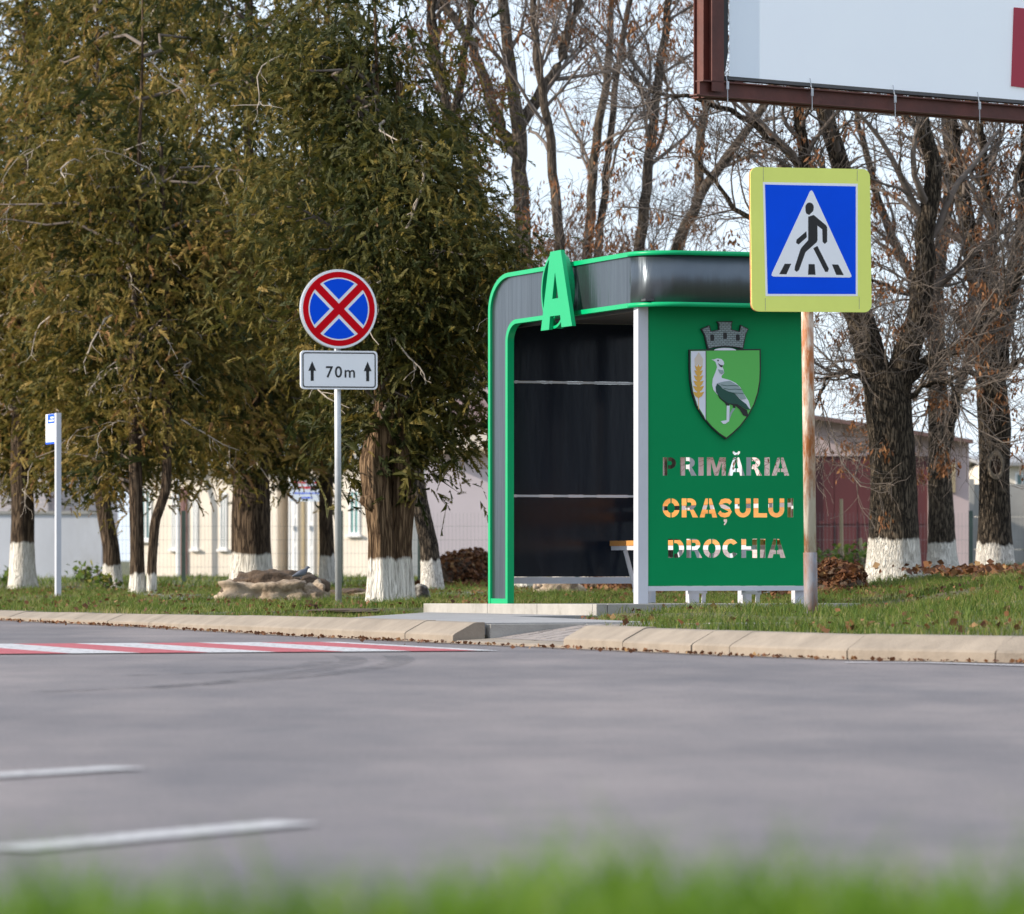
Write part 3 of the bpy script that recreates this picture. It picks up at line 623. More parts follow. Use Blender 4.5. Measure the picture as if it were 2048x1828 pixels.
for wx, wy in ((425, 372), (598, 348), (770, 372)):
    plate('crown_window', crop1([(wx-24, wy+42), (wx-26, wy-20)] + arc(wx, wy-20, 26, -24, 180, 0, 6) + [(wx+26, wy-20), (wx+24, wy+42)]), [], lambda u, v, w: (u, -.013+w, v), .001, M['black'], sh)
# wheat ear
layer('wheat_beard', [(240, 570), (300, 660), (292, 770), (240, 720), (190, 770), (184, 660)], 3, M['c_pale'])
for i, y in enumerate((770, 830, 900, 970, 1040, 1120)):
    k = 52+6*min(i, 4)
    layer('wheat_grain', [(238, y+70), (238-k*.6, y+40), (238-k, y-18), (238-k*.3, y-5), (238, y-45), (238+k*.3, y-5), (238+k, y-18), (238+k*.6, y+40)], 4+i % 2, M['c_gold'])
layer('wheat_stem', [(234, 1180), (243, 1180), (243, 1350), (236, 1335)], 3, M['c_gold'])
# bustard
layer('bird_body', [(412, 668), (450, 668), (490, 652), (545, 662), (575, 690), (585, 725), (560, 765), (575, 800), (585, 850), (548, 890), (552, 918), (660, 945), (740, 985), (800, 1040), (850, 1130), (915, 1230), (940, 1330), (900, 1330), (760, 1230), (600, 1230), (500, 1150), (440, 1080), (422, 1010), (430, 930), (470, 830), (488, 770), (468, 700), (440, 682)], 3, M['c_white'])
layer('bird_dark_wing', [(490, 990), (560, 1050), (650, 1105), (730, 1130), (790, 1200), (880, 1270), (930, 1345), (880, 1340), (760, 1270), (640, 1260), (540, 1190), (475, 1110), (468, 1040)], 5, M['c_dark'])
layer('bird_black_belly', [(480, 1110), (540, 1190), (640, 1245), (740, 1255), (850, 1330), (890, 1350), (908, 1420), (890, 1440), (840, 1420), (790, 1340), (735, 1290), (735, 1320), (705, 1318), (700, 1285), (655, 1270), (650, 1292), (612, 1288), (595, 1255), (520, 1190)], 4, M['black'])
layer('bird_grey_wing', [(500, 985), (580, 965), (660, 955), (770, 1020), (820, 1075), (850, 1140), (880, 1195), (810, 1210), (740, 1130), (650, 1105), (560, 1060)], 6, M['c_grey'])
for a, b in (((540, 1010), (775, 1025)), ((575, 1058), (815, 1075)), ((640, 1105), (840, 1130))):
    layer('feather_edge', band([a, ((a[0]*2+b[0])/3, a[1]+14), ((a[0]+2*b[0])/3, b[1]-8), b], 7), 7, M['c_dark'])
layer('bird_far_leg', [(700, 1325), (735, 1325), (690, 1390), (655, 1480), (640, 1480), (660, 1390)], 3, M['c_grey'])
layer('bird_leg', [(618, 1290), (658, 1290), (650, 1500), (600, 1535), (570, 1535), (535, 1500), (615, 1485)], 4, M['c_white'])
layer('bird_eye', arc(500, 682, 11, 11, 0, 330, 8), 5, M['black'])
layer('bird_chin', [(498, 718), (540, 745), (565, 742), (555, 775), (530, 765)], 5, M['black'])
layer('bird_ruff', [(500, 800), (570, 815), (580, 850), (545, 870), (515, 840)], 5, M['c_grey'])
# letter A with its ring
xa = XF-.1
cA = lambda pts: [on_front(970+a/6.179, 490+b/6.179, xa) for a, b in pts]
plate('letter_a', cA([(805,85),(935,60),(1075,998),(945,1015),(928,866),(803,882),(790,1045),(690,1060)]), [cA([(865,335),(905,655),(830,667)])], fr(xa), .03, M['green'], sh)
qc, zc = on_front(970+883/6.179, 490+565/6.179, xa+.05)
plate('sign_ring', [(qc+.278*math.cos(t*math.pi/24), zc+.278*math.sin(t*math.pi/24)) for t in range(48)], [[(qc+.258*math.cos(t*math.pi/24), zc+.258*math.sin(t*math.pi/24)) for t in range(48)]], fr(xa+.031), .06, M['green'], sh)
for z_ in (-.15, .08): MB().box(xa+.03, XF-.005, qc-.03, qc+.03, zc+z_, zc+z_+.05).build('sign_bracket', M['green'], sh)
# bench inside
bench = tag(empty('bench', (*loc2w(0, 0), ZB), TH), 'slatted wooden bench on slanted grey frames inside the shelter', 'bench')
for x0, x1 in ((.885, .985), (.995, 1.09), (1.1, 1.19)): MB().box(x0, x1, .06, 2.92, .418, .458).build('seat_plank', M['wood'], bench, bevel=.004)
for z0_ in (.61, .72): MB().box(1.165, 1.195, .06, 2.92, z0_, z0_+.078).build('backrest_plank', M['wood'], bench, bevel=.004)
MB().box(.89, .925, .07, 2.9, .385, .417).build('seat_rail', M['white_metal'], bench)
MB().box(1.15, 1.185, .07, 2.9, .385, .417).build('seat_rail', M['white_metal'], bench)
for q in (.45, 1.5, 2.62):
    zf = pz(q)-ZB
    b = MB().bar((.9, q, .384), (.985, q, .075), .026); b.bar((1.17, q, .384), (1.1, q, .075), .026); b.bar((.965, q, .075), (1.12, q, .075), .026)
    b.bar((.985, q, .075), (.99, q, zf), .024); b.bar((1.1, q, .075), (1.095, q, zf), .024); b.bar((1.17, q, .384), (1.2, q, .8), .024)
    b.build('leg_frame', M['white_metal'], bench)

# ------------------------------------------------------------------ road signs
def sign_frame(o): return lambda off: (lambda u, v, w: (u, off+w, v))
b = stand(677, 1212); b.z -= 0.005
ns = tag(empty('no_stopping_sign', b, R(17), R(-0.25)), 'round red and blue no stopping sign over a 70m plate on a galvanised pole', 'road sign')
sc_ = F/b.y
MB().tube([(0, 0, -.2), (0, 0, (1212-545)/sc_)], .028, 16).build('pole', M['galv'], ns, smooth=True)
zc = (1212-617.5)/sc_; rr = 78.5/sc_
circ = lambda r, n=64: [(r*math.cos(2*math.pi*i/n), zc+r*math.sin(2*math.pi*i/n)) for i in range(n)]
disc = plate('sign_disc', circ(rr), [], lambda u, v, w: (u, -.055+w, v), .022, M['sign_white'], ns)
plate('disc_edge', circ(rr*1.012), [circ(rr*.999)], lambda u, v, w: (u, -.05+w, v), .03, M['galv'], disc)
plate('red_ring', circ(rr*.945), [circ(rr*.80)], lambda u, v, w: (u, -.0565+w, v), .0012, M['sign_red'], disc)
for s in range(4):
    a0 = 45+90*s; k = .17
    # quarter field between the bars
    pts = []; r_ = rr*.765; dl = math.degrees(math.asin(k*rr/r_))
    pts = [(r_*math.cos(R(t)), zc+r_*math.sin(R(t))) for t in np.linspace(a0+dl, a0+90-dl, 16)]
    mid_ = R(a0+45); pts.append((k*rr*math.sqrt(2)*math.cos(mid_), zc+k*rr*math.sqrt(2)*math.sin(mid_)))
    plate('blue_field', pts, [], lambda u, v, w: (u, -.0565+w, v), .0012, M['sign_blue'], disc)
for sgn in (1, -1):
    d = Vector((math.cos(R(45)), sgn*math.sin(R(45)))); n_ = Vector((-d.y, d.x)); e = .83*rr; h = .095*rr
    plate('red_bar', [tuple(d*t+n_*s*h+Vector((0, zc))) for t, s in ((-e, -1), (e, -1), (e, 1), (-e, 1))], [], lambda u, v, w: (u, -.0566-.0004*(sgn+1)+w, v), .001, M['sign_red'], disc)
zp0, zp1 = (1212-778)/sc_, (1212-701)/sc_; hw = 76/sc_/math.cos(R(17))
pl = plate('distance_plate', rrect(-hw, hw, zp0, zp1, .035), [], lambda u, v, w: (u, -.055+w, v), .022, M['sign_white'], ns)
plate('plate_border', rrect(-hw+.016, hw-.016, zp0+.014, zp1-.014, .026), [rrect(-hw+.026, hw-.026, zp0+.024, zp1-.024, .018)], lambda u, v, w: (u, -.0565+w, v), .0012, M['black'], pl)
zm = (zp0+zp1)/2
for cx in (-.70*hw, .74*hw):
    plate('arrow', [(cx+a*.055, zm-.012+v*.085) for a, v in ((0, 1), (.62, .05), (.24, .05), (.24, -.95), (-.24, -.95), (-.24, .05), (-.62, .05))], [], lambda u, v, w: (u, -.0566+w, v), .0012, M['black'], pl)
def text(name, body, size, m, parent, loc, rot=(R(90), 0, 0), extr=.0006, space=1.0, bold=0.0, sx=1.0):
    cu = bpy.data.curves.new(name, 'FONT'); cu.body = body; cu.size = size; cu.extrude = extr; cu.align_x = 'CENTER'; cu.space_character = space; cu.offset = bold; cu.resolution_u = 4
    to = bpy.data.objects.new(name, cu); me = bpy.data.meshes.new_from_object(to); bpy.data.objects.remove(to); me.name = name
    me.materials.clear(); me.materials.append(m); o = bpy.data.objects.new(name, me); o.location = loc; o.rotation_euler = rot; o.scale = (sx, 1, 1)
    return link(o, parent)
text('lettering', '70m', .135, M['black'], pl, (.012, -.0562, zm-.062), space=1.2, bold=.0016, sx=1.0)

b = stand(1622, 1226); b = Vector(((1622-1024)*30.2/F, 30.2, 0)); b.z = gz1(b.x, b.y)-.02
ps = tag(empty('pedestrian_crossing_sign', b, R(22), R(-0.75)), 'square blue pedestrian crossing sign in a lime border on a rusty white pole', 'road sign')
sc_ = F/b.y; zb_ = b.z
zz = lambda py: HC-(py-HY)*b.y/F-zb_
pm = MB(); pm.tube([(0, 0, -.15), (0, 0, zz(1105))], .044, 18); pm.build('pole_foot', M['rust_foot'], ps, smooth=True)
MB().tube([(0, 0, zz(1105)-.002), (0, 0, zz(345))], .039, 18).build('pole', M['rustpole'], ps, smooth=True)
cw = .42; zt, zb2 = zz(338), zz(625)
face = plate('sign_plate', rrect(-cw, cw, zb2, zt, .05), [], lambda u, v, w: (u, -.07+w, v), .004, M['sign_lime'], ps)
plate('plate_backing', rrect(-cw+.002, cw-.002, zb2+.002, zt-.002, .048), [], lambda u, v, w: (u, -.0655+w, v), .024, M['edge_rust'], ps)
# inner picture: coordinates measured inside the plate
u0, u1 = 430, 1135; v0, v1 = 965, 1777
def inn(pts, ): return [(-cw+(a-u0)/(u1-u0)*2*cw+ (b_-v0)/(v1-v0)*(-.012), zt-(b_-v0+(-(a-780)*.022))/(v1-v0)*(zt-zb2)) for a, b_ in pts]
def sl_(name, pts, k, m): return plate(name, inn(pts), [], lambda u, v, w: (u, -.0712-.0009*k+w, v), .0008, m, face)
sl_('white_frame', [(503, 1043), (1062, 1055), (1062, 1692), (519, 1684)], 0, M['sign_white'])
sl_('blue_field', [(515, 1057), (1050, 1070), (1050, 1680), (531, 1672)], 1, M['sign_blue'])
sl_('white_triangle', [(778, 1098), (787, 1091), (796, 1098), (1022, 1570), (1024, 1582), (1012, 1586), (564, 1575), (553, 1568), (556, 1554)], 2, M['sign_white'])
pedp = [arc(776, 1188, 25, 28, 165, 375, 14) + [(797, 1208), (774, 1230), (757, 1222), (752, 1205)],
        [(768, 1240), (800, 1230), (872, 1288), (880, 1300), (880, 1382), (866, 1395), (853, 1382), (851, 1312), (822, 1290), (823, 1372), (818, 1384), (752, 1440), (714, 1540), (700, 1550), (688, 1540), (690, 1520), (722, 1425), (730, 1412), (768, 1372)],
        [(798, 1418), (822, 1405), (890, 1535), (884, 1552), (868, 1552)],
        [(757, 1322), (760, 1355), (712, 1396), (697, 1388), (700, 1368)]]
for pts in pedp: sl_('walking_figure', pts, 3, M['black'])
for pts in ([(630, 1504), (668, 1504), (640, 1563), (598, 1562)], [(771, 1507), (806, 1508), (811, 1568), (767, 1567)], [(908, 1510), (945, 1512), (978, 1572), (934, 1570)]): sl_('crossing_stripe', pts, 3, M['black'])
for a in (505, 1058): sl_('panel_seam', [(a, 960 if a < 800 else 978), (a+2, 960 if a < 800 else 978), (a+2, 1040), (a, 1040)], 0, M['cfence']); sl_('panel_seam', [(a+12, 1695), (a+14, 1695), (a+14, 1765), (a+12, 1765)], 0, M['cfence'])

# stop post at the far left
b = Vector(((116-1024)*50.5/F, 50.5, gz1((116-1024)*50.5/F, 50.5)))
st = tag(empty('bus_stop_post', b, TH), 'slim grey post with a small white and blue timetable plate, far left', 'bus stop post')
hp = HC-(826-HY)*b.y/F-b.z; k_ = b.y/F
MB().box(-.028, .028, -.036, .036, -.1, hp).build('post', M['white_metal'], st, bevel=.004)
tp = MB().box(-.03, -.02, .037, .42, hp-61*k_, hp-1*k_).build('timetable_plate', M['sign_white'], st)
MB().box(-.0318, -.0302, .04, .417, hp-61*k_, hp-57*k_).build('blue_band', M['sign_blue'], tp)
MB().box(-.0318, -.0302, .04, .33, hp-20*k_, hp-1.5*k_).build('blue_header', M['sign_blue'], tp)
MB().box(-.0335, -.032, .06, .2, hp-10*k_, hp-7*k_).box(-.0335, -.032, .06, .27, hp-16*k_, hp-13*k_).build('header_print', M['sign_white'], tp)

# ------------------------------------------------------------------ billboard
bx0, by0 = (1394-1024)*36/F, 36.0; ang = math.atan2(2.1, 2.705)
zb0 = HC+(1120-190)*36/F
bb = tag(empty('billboard', (bx0, by0, gz1(bx0, by0)), ang), 'rust red steel billboard frame holding a blank white sheet, upper right', 'billboard')
G0 = gz1(bx0, by0); Z = lambda z: z-G0
def bl_of(px): # local x on the face seen at px
    k = (px-1024)/F; return (k*by0-bx0)/(math.cos(ang)-k*math.sin(ang))
h1 = zb0+3.2
def ibeam_v(x0, x1, y0, y1, za, zc_): # vertical I beam
    t = .008; m_ = MB(); m_.box(x0, x1, y0, y0+t, za, zc_); m_.box(x0, x1, y1-t, y1, za, zc_); m_.box((x0+x1)/2-t/2, (x0+x1)/2+t/2, y0+t, y1-t, za, zc_); return m_
ibeam_v(.15, .2, .1, .22, Z(zb0), Z(h1)).build('upright_beam', M['rust'], bb)
ibeam_v(bl_of(1424), bl_of(1448), .0, .11, Z(zb0+.04), Z(h1)).build('upright_beam', M['rust'], bb)
MB().box(.2, .24, .16, .2, Z(zb0), Z(h1)).build('upright_web', M['rust'], bb)
t = .01; LB = 8.0
m_ = MB(); m_.box(.0, LB, .0, .09, Z(zb0), Z(zb0)+t); m_.box(.06, LB, .0, .09, Z(zb0)+.11, Z(zb0)+.12); m_.box(.06, LB, .04, .05, Z(zb0)+t, Z(zb0)+.11); m_.build('bottom_beam', M['rust'], bb)
m_ = MB(); m_.box(.15, LB, .16, .25, Z(zb0), Z(zb0)+t); m_.box(.2, LB, .16, .25, Z(zb0)+.11, Z(zb0)+.12); m_.box(.2, LB, .2, .21, Z(zb0)+t, Z(zb0)+.11); m_.build('bottom_beam', M['rust'], bb)
xb = bl_of(1462)
MB().add([(xb, .02, Z(zb0)+.165), (LB, .02, Z(zb0)+.165), (LB, .02, Z(h1)), (xb, .02, Z(h1))], [(0, 1, 2, 3)]).build('banner_sheet', M['banner'], bb)
MB().box(xb, LB, .033, .12, Z(zb0)+.14, Z(zb0)+.17).build('banner_shade_strip', M['shade'], bb)  # dark strip below the sheet, its underside shade put into the colour
MB().add([(bl_of(1450), .03, Z(h1)), (xb-.004, .03, Z(h1)), (xb-.004, .03, Z(zb0)+.35), (xb-.03, .03, Z(zb0)+.2), (bl_of(1449), .03, Z(zb0)+.22), (bl_of(1451), .03, Z(zb0)+.4),
          (bl_of(1450), .05, Z(h1)), (xb-.004, .05, Z(h1)), (xb-.004, .05, Z(zb0)+.35), (xb-.03, .05, Z(zb0)+.2), (bl_of(1449), .05, Z(zb0)+.22), (bl_of(1451), .05, Z(zb0)+.4)],
         [(0,1,2,3,4,5), (11,10,9,8,7,6)]+[(i, (i+1) % 6, (i+1) % 6+6, i+6) for i in range(6)]).build('black_edge_strip', M['black'], bb)
xr = bl_of(2025); Yr = by0+xr*math.sin(ang)
zr0 = HC+(1120-172)*Yr/F; zr1 = HC+(1120-14)*Yr/F
MB().add([(xr, .005, Z(zr0)), (xr+1.6, .005, Z(zr0)-.06), (xr+1.6, .005, Z(zr1)), (xr+.03, .005, Z(zr1)), (xr, .018, Z(zr0)), (xr+1.6, .018, Z(zr0)-.06), (xr+1.6, .018, Z(zr1)), (xr+.03, .018, Z(zr1))],
         [(0,1,2,3),(7,6,5,4),(0,1,5,4),(1,2,6,5),(2,3,7,6),(3,0,4,7)]).build('crimson_print', M['banner_red'], bb)
for px in (1453, 1622, 1788, 1957):
    x_ = bl_of(px); w_ = MB(); w_.tube([(x_, .012, Z(zb0)+.2), (x_, -.012, Z(zb0)+.1), (x_+.002, -.012, Z(zb0)-.05)], .004, 5); w_.tube([(x_, -.014, Z(zb0)+.12), (x_, -.014, Z(zb0)+.06)], .011, 6)
    w_.build('tension_wire', M['galv'], bb)
for px in (1800, 1478):
    x_ = bl_of(px); MB().box(x_, x_+.09, .055, .15, Z(zb0)+.121, Z(zb0)+.18).build('bracket', M['rust'], bb)
MB().tube([(4.3, .4, -.2), (4.3, .4, Z(h1)-.3)], .17, 20).build('column', M['rust'], bb, smooth=True)
for z_ in (.8, 2.3): MB().box(4.2, 4.4, .05, .4, Z(zb0)+z_, Z(zb0)+z_+.12).build('column_arm', M['rust'], bb)
for xu in (4.0, 5.8, 7.2): MB().box(xu, xu+.06, .05, .12, Z(zb0)+.17, Z(h1)).build('back_stud', M['rust'], bb)

# ------------------------------------------------------------------ buildings behind
class Bld:
    """wall faces the camera along world X at depth Y; pixel rows and columns give its real extent"""
    def __init__(s, name, label, Y, rz=0.0, cat='building'):
        s.Y = Y; s.o = tag(empty(name, (0, Y, gz1(0, Y)-.05)), label, cat); s.g = s.o.location.z
    def X(s, px): return (px-1024)*s.Y/F
    def Zp(s, py): return HC-(py-HY)*s.Y/F-s.g
    def wall(s, xa, xb, z0, z1, m, depth=6.0, y=0.0, name='wall'): return MB().box(xa, xb, y, y+depth, z0, z1).build(name, m, s.o)
    def opening(s, pxa, pxb, pya, pyb, fm, gm, name='window', sill=True, y=0.0, bars=1):
        xa, xb, za, zb = s.X(pxa), s.X(pxb), s.Zp(pyb), s.Zp(pya); t = min(.05, (xb-xa)*.2)
        m_ = MB(); m_.box(xa, xa+t, y-.03, y+.02, za, zb); m_.box(xb-t, xb, y-.03, y+.02, za, zb); m_.box(xa+t, xb-t, y-.03, y+.02, zb-t, zb); m_.box(xa+t, xb-t, y-.03, y+.02, za, za+t)
        for i in range(bars):
            xm = xa+(xb-xa)*(i+1)/(bars+1); m_.box(xm-.02, xm+.02, y-.025, y+.015, za+t, zb-t)
        w = m_.build(name, fm, s.o)
        MB().box(xa+t, xb-t, y-.012, y-.004, za+t, zb-t).build('pane', gm, w)
        if sill: MB().box(xa-.05, xb+.05, y-.1, y, za-.05, za).build('sill', M['upvc'], w)
    def door(s, pxa, pxb, pya, m, y=0.0, panels=2, z0=.05):
        xa, xb, zb = s.X(pxa), s.X(pxb), s.Zp(pya); d = MB().box(xa, xb, y-.05, y, z0, zb).build('door', m, s.o)
        for i in range(panels):
            a = z0+.12+(zb-z0-.2)*i/panels; c = z0+.04+(zb-z0-.2)*(i+1)/panels; MB().box(xa+.06, xb-.06, y-.062, y-.05, a, c).build('door_panel', m, d)
        MB().box(xb-.1, xb-.07, y-.1, y-.05, z0+1.0, z0+1.1).build('handle', M['galv'], d)
    def gable_roof(s, xa, xb, z0, z1, y0, y1, m, ov=.3):
        ym = (y0+y1)/2; xa -= ov; xb += ov; t = .08
        v = [(xa, y0-ov, z0), (xb, y0-ov, z0), (xb, ym, z1), (xa, ym, z1), (xa, y1+ov, z0), (xb, y1+ov, z0)]
        v2 = [(a, b_, c-t) for a, b_, c in v]
        return MB().add(v+v2, [(0,1,2,3),(3,2,5,4),(6,9,8,7),(9,10,11,8),(0,6,7,1),(1,7,8,2),(2,8,11,5),(5,11,10,4),(4,10,9,3),(3,9,6,0)]).build('roof', m, s.o)
# white yard wall and white brick block, far left
g = Bld('yard_wall', 'stained white plastered yard wall behind the leftmost tree', 88, cat='wall')
g.wall(g.X(-420), g.X(203), 0, g.Zp(1028), M['plaster'], .25); MB().box(g.X(-422), g.X(205), -.04, .29, g.Zp(1028), g.Zp(1022)).build('coping', M['cfence'], g.o)
g = Bld('brick_block', 'white brick building rising above the plastered yard wall', 96)
g.wall(g.X(-420), g.X(96), 0, g.Zp(868), M['whitebrick'], 3); g.wall(g.X(96.3), g.X(212), 0, g.Zp(870), M['whitebrick'], 2.4, .5)
g.gable_roof(g.X(-420), g.X(212), g.Zp(868), g.Zp(835), 0, 3, M['greyroof'])
# cream single storey house
g = Bld('cream_house', 'long cream house with a plum door behind the conifer trunks', 104)
g.wall(g.X(222), g.X(556), 0, g.Zp(936), M['cream'], 7); g.wall(g.X(582), g.X(846), 0, g.Zp(912), M['cream'], 7)
g.wall(g.X(556), g.X(582), 0, g.Zp(930), M['shade'], 5, 1.6, 'porch_wall'); g.wall(g.X(556), g.X(582), g.Zp(930)+.01, g.Zp(915), M['trim'], 6.5, .2, 'porch_beam')  # shade of the porch recess is put into the wall's dark grey
MB().box(g.X(220), g.X(560), -.25, 0, g.Zp(940), g.Zp(930)).build('eaves', M['trim'], g.o)
MB().box(g.X(580), g.X(850), -.25, 0, g.Zp(916), g.Zp(906)).build('eaves', M['trim'], g.o)
g.gable_roof(g.X(222), g.X(846), g.Zp(912), g.Zp(845), 0, 7, M['greyroof'])
g.door(336, 354, 975, M['door'])
for a, b_ in ((318, 330), (366, 378), (428, 443)): g.opening(a, b_, 985, 1098, M['upvc'], M['glass'])
g.opening(245, 272, 975, 1080, M['upvc'], M['glass']); g.opening(716, 740, 980, 1070, M['upvc'], M['teal']); 
g.door(590, 604, 965, M['upvc'], panels=3); g.door(626, 640, 985, M['upvc'], panels=3)
for px in (612, 650): MB().box(g.X(px), g.X(px+6), -.06, -.001, 0, g.Zp(916)-.02).build('pilaster', M['trim'], g.o)
MB().tube([(g.X(344), -.4, g.Zp(915)), (g.X(356), -.5, g.Zp(980)), (g.X(357), -.5, 0)], .05, 8).build('drainpipe', M['upvc'], g.o)
a_ = R(-24); cx_ = -5.3; g.o.rotation_euler = (0, 0, a_); g.o.location.x = cx_-math.cos(a_)*cx_; g.o.location.y = 104-math.sin(a_)*cx_
# banner hung on two posts in front of it
bnY = 82
bn = tag(empty('shop_banner', ((613-1024)*bnY/F, bnY, gz1((613-1024)*bnY/F, bnY))), 'small pale banner with red and blue lines of print beside a thin trunk', 'banner')
kx = bnY/F; bz = lambda py: HC-(py-HY)*kx-bn.location.z
for a in (-34, 34): MB().tube([(a*kx, .03, -.1), (a*kx, .03, bz(952))], .02, 8).build('post', M['upvc'], bn)
bs = MB().box(-33*kx, 33*kx, -.01, .005, bz(1003), bz(957)).build('sheet', M['banner'], bn)
random.seed(11)
for py, h_, cm, x0, x1 in ((963, 5, 'sign_red', -30, 28), (973, 5, 'sign_red', -18, 20), (985, 3.5, 'sign_blue', -28, 26), (994, 3.5, 'sign_blue', -12, 12)):
    x_ = x0; m_ = MB()
    while x_ < x1:
        w_ = random.uniform(2, 6); m_.box(x_*kx, min(x_+w_, x1)*kx, -.0125, -.0105, bz(py+h_*random.uniform(.7, 1)), bz(py)); x_ += w_+random.uniform(.8, 1.8)
    kind(m_.build('print_line', M[cm], bs), 'stuff')
# sandwich board
b = stand(723, 1148); sb = tag(empty('sandwich_board', b, R(12)), 'white sandwich board standing by the cream house window', 'sandwich board')
k_ = b.y/F
for s in (1, -1):
    MB().add([(-12*k_, s*.25, 0), (12*k_, s*.25, 0), (9*k_, s*.03, 62*k_), (-9*k_, s*.03, 62*k_), (-12*k_, s*.25-.02, 0), (12*k_, s*.25-.02, 0), (9*k_, s*.03-.02, 62*k_), (-9*k_, s*.03-.02, 62*k_)], [(0,1,2,3),(7,6,5,4),(0,1,5,4),(1,2,6,5),(2,3,7,6),(3,0,4,7)]).build('panel', M['sign_white'], sb)
MB().add([(-4*k_, -.20, 22*k_), (3*k_, -.20, 22*k_), (5*k_, -.13, 45*k_), (0, -.13, 48*k_)], [(0, 1, 2, 3)]).build('dark_print', M['shade'], sb)
# lilac building behind the shelter
g = Bld('lilac_building', 'pale lilac building with a brown roof behind the bus shelter', 84)
g.wall(g.X(850), g.X(1460), 0, g.Zp(908), M['lilac'], 8)
MB().box(g.X(846), g.X(1464), -.3, 0, g.Zp(908), g.Zp(899)).build('eaves', M['trim'], g.o)
MB().add([(g.X(848), -.02, g.Zp(898)), (g.X(1464), -.02, g.Zp(898)), (g.X(1464), -.02, g.Zp(800)), (g.X(905), -.02, g.Zp(856)), (g.X(848), .2, g.Zp(898)), (g.X(1464), .2, g.Zp(898)), (g.X(1464), .2, g.Zp(800)), (g.X(905), .2, g.Zp(856))], [(0,1,2,3),(7,6,5,4),(0,1,5,4),(1,2,6,5),(2,3,7,6),(3,0,4,7)]).build('parapet', M['cream'], g.o)
MB().add([(g.X(895), .3, g.Zp(850)), (g.X(1464), .3, g.Zp(792)), (g.X(1464), 4, g.Zp(752)), (g.X(895), 4, g.Zp(786)), (g.X(895), .3, g.Zp(856)), (g.X(1464), .3, g.Zp(798)), (g.X(1464), 4, g.Zp(758)), (g.X(895), 4, g.Zp(792))], [(0,1,2,3),(7,6,5,4),(0,1,5,4),(1,2,6,5),(2,3,7,6),(3,0,4,7)]).build('roof', M['brownroof'], g.o)
# pink garage with maroon gate
g = Bld('pink_garage', 'low pink garage with a wide maroon metal gate, right of the shelter', 78)
g.o.rotation_euler = (0, 0, 0)
rl = lambda px: 838+(px-1629)*.155
def slope_wall(pa, pb, m, y0, y1, top=0, name='wall', bot=None):
    z0 = 0 if bot is None else g.Zp(bot)
    return MB().add([(g.X(pa), y0, z0), (g.X(pb), y0, z0), (g.X(pb), y1, z0), (g.X(pa), y1, z0), (g.X(pa), y0, g.Zp(rl(pa)+top)), (g.X(pb), y0, g.Zp(rl(pb)+top)), (g.X(pb), y1, g.Zp(rl(pb)+top)), (g.X(pa), y1, g.Zp(rl(pa)+top))], [(3,2,1,0),(4,5,6,7),(0,1,5,4),(1,2,6,5),(2,3,7,6),(3,0,4,7)]).build(name, m, g.o)
slope_wall(1520, 1622, M['pinkwall'], 0, 6); slope_wall(1856, 1938, M['pinkwall'], 0, 6); slope_wall(1622.1, 1855.9, M['pinkwall'], .01, 6, bot=912)
slope_wall(1515, 1942, M['greyroof'], -.4, 6.3, -6, 'roof_slab', bot=None) if False else MB().add([(g.X(1515), -.4, g.Zp(rl(1515)+2)), (g.X(1942), -.4, g.Zp(rl(1942)+2)), (g.X(1942), 6.3, g.Zp(rl(1942)-20)), (g.X(1515), 6.3, g.Zp(rl(1515)-20)), (g.X(1515), -.4, g.Zp(rl(1515)-6)), (g.X(1942), -.4, g.Zp(rl(1942)-6)), (g.X(1942), 6.3, g.Zp(rl(1942)-28)), (g.X(1515), 6.3, g.Zp(rl(1515)-28))], [(3,2,1,0),(4,5,6,7),(0,1,5,4),(1,2,6,5),(2,3,7,6),(3,0,4,7)]).build('roof_slab', M['brownroof'], g.o)
MB().box(g.X(1622.2), g.X(1855.8), .11, .14, .02, g.Zp(912)-.005).build('gate_backing', M['shade'], g.o)  # dark sheet added so the gaps between leaves look shaded
n = 5
for i in range(n):
    a = 1622.3+(1855.7-1622.3)*i/n; c = 1622.3+(1855.7-1622.3)*(i+1)/n; lf = MB().box(g.X(a)+.004, g.X(c)-.004, .05, .1, .04, g.Zp(912)-.01).build('gate_leaf', M['maroon'], g.o)
    MB().box(g.X(a)+.02, g.X(c)-.02, .035, .05, 1.0, 1.05).build('gate_rib', M['maroon'], lf); MB().box(g.X(c)-.05, g.X(c)-.02, .035, .05, .1, .99).build('gate_rib', M['maroon'], lf)
MB().box(g.X(1898), g.X(1910), -.09, 0, g.Zp(985), g.Zp(925)).build('meter_box', M['trim'], g.o)
# concrete fence and a far house, right edge
g = Bld('concrete_fence', 'grey concrete panel fence at the right edge beyond the trees', 86, cat='fence')
for i in range(5):
    a = g.X(1938)+i*1.05; MB().box(a, a+.09, -.06, .1, 0, g.Zp(958)).build('post', M['cfence'], g.o)
    for j in range(3): zt_ = g.Zp(968)/3; MB().box(a+.092, a+1.048, 0, .05, j*zt_+.004, (j+1)*zt_-.004).build('panel', M['cfence'], g.o)
g = Bld('far_house', 'yellowish far house with a grey roof above the concrete fence', 112)
g.wall(g.X(1985), g.X(2250), 0, g.Zp(925), M['cream'], 7); g.gable_roof(g.X(1985), g.X(2250), g.Zp(925), g.Zp(905), 0, 7, M['greyroof']); g.opening(2030, 2060, 945, 985, M['upvc'], M['glass'])
g = Bld('red_roof_house', 'far two storey house with a red metal roof seen through the conifers', 140)
g.wall(g.X(700), g.X(905), 0, g.Zp(606), M['cream'], 9); g.gable_roof(g.X(700), g.X(905), g.Zp(606), g.Zp(572), 0, 9, M['redroof'], .5)
for px in (730, 790, 850): g.opening(px, px+22, 630, 665, M['upvc'], M['glass'])
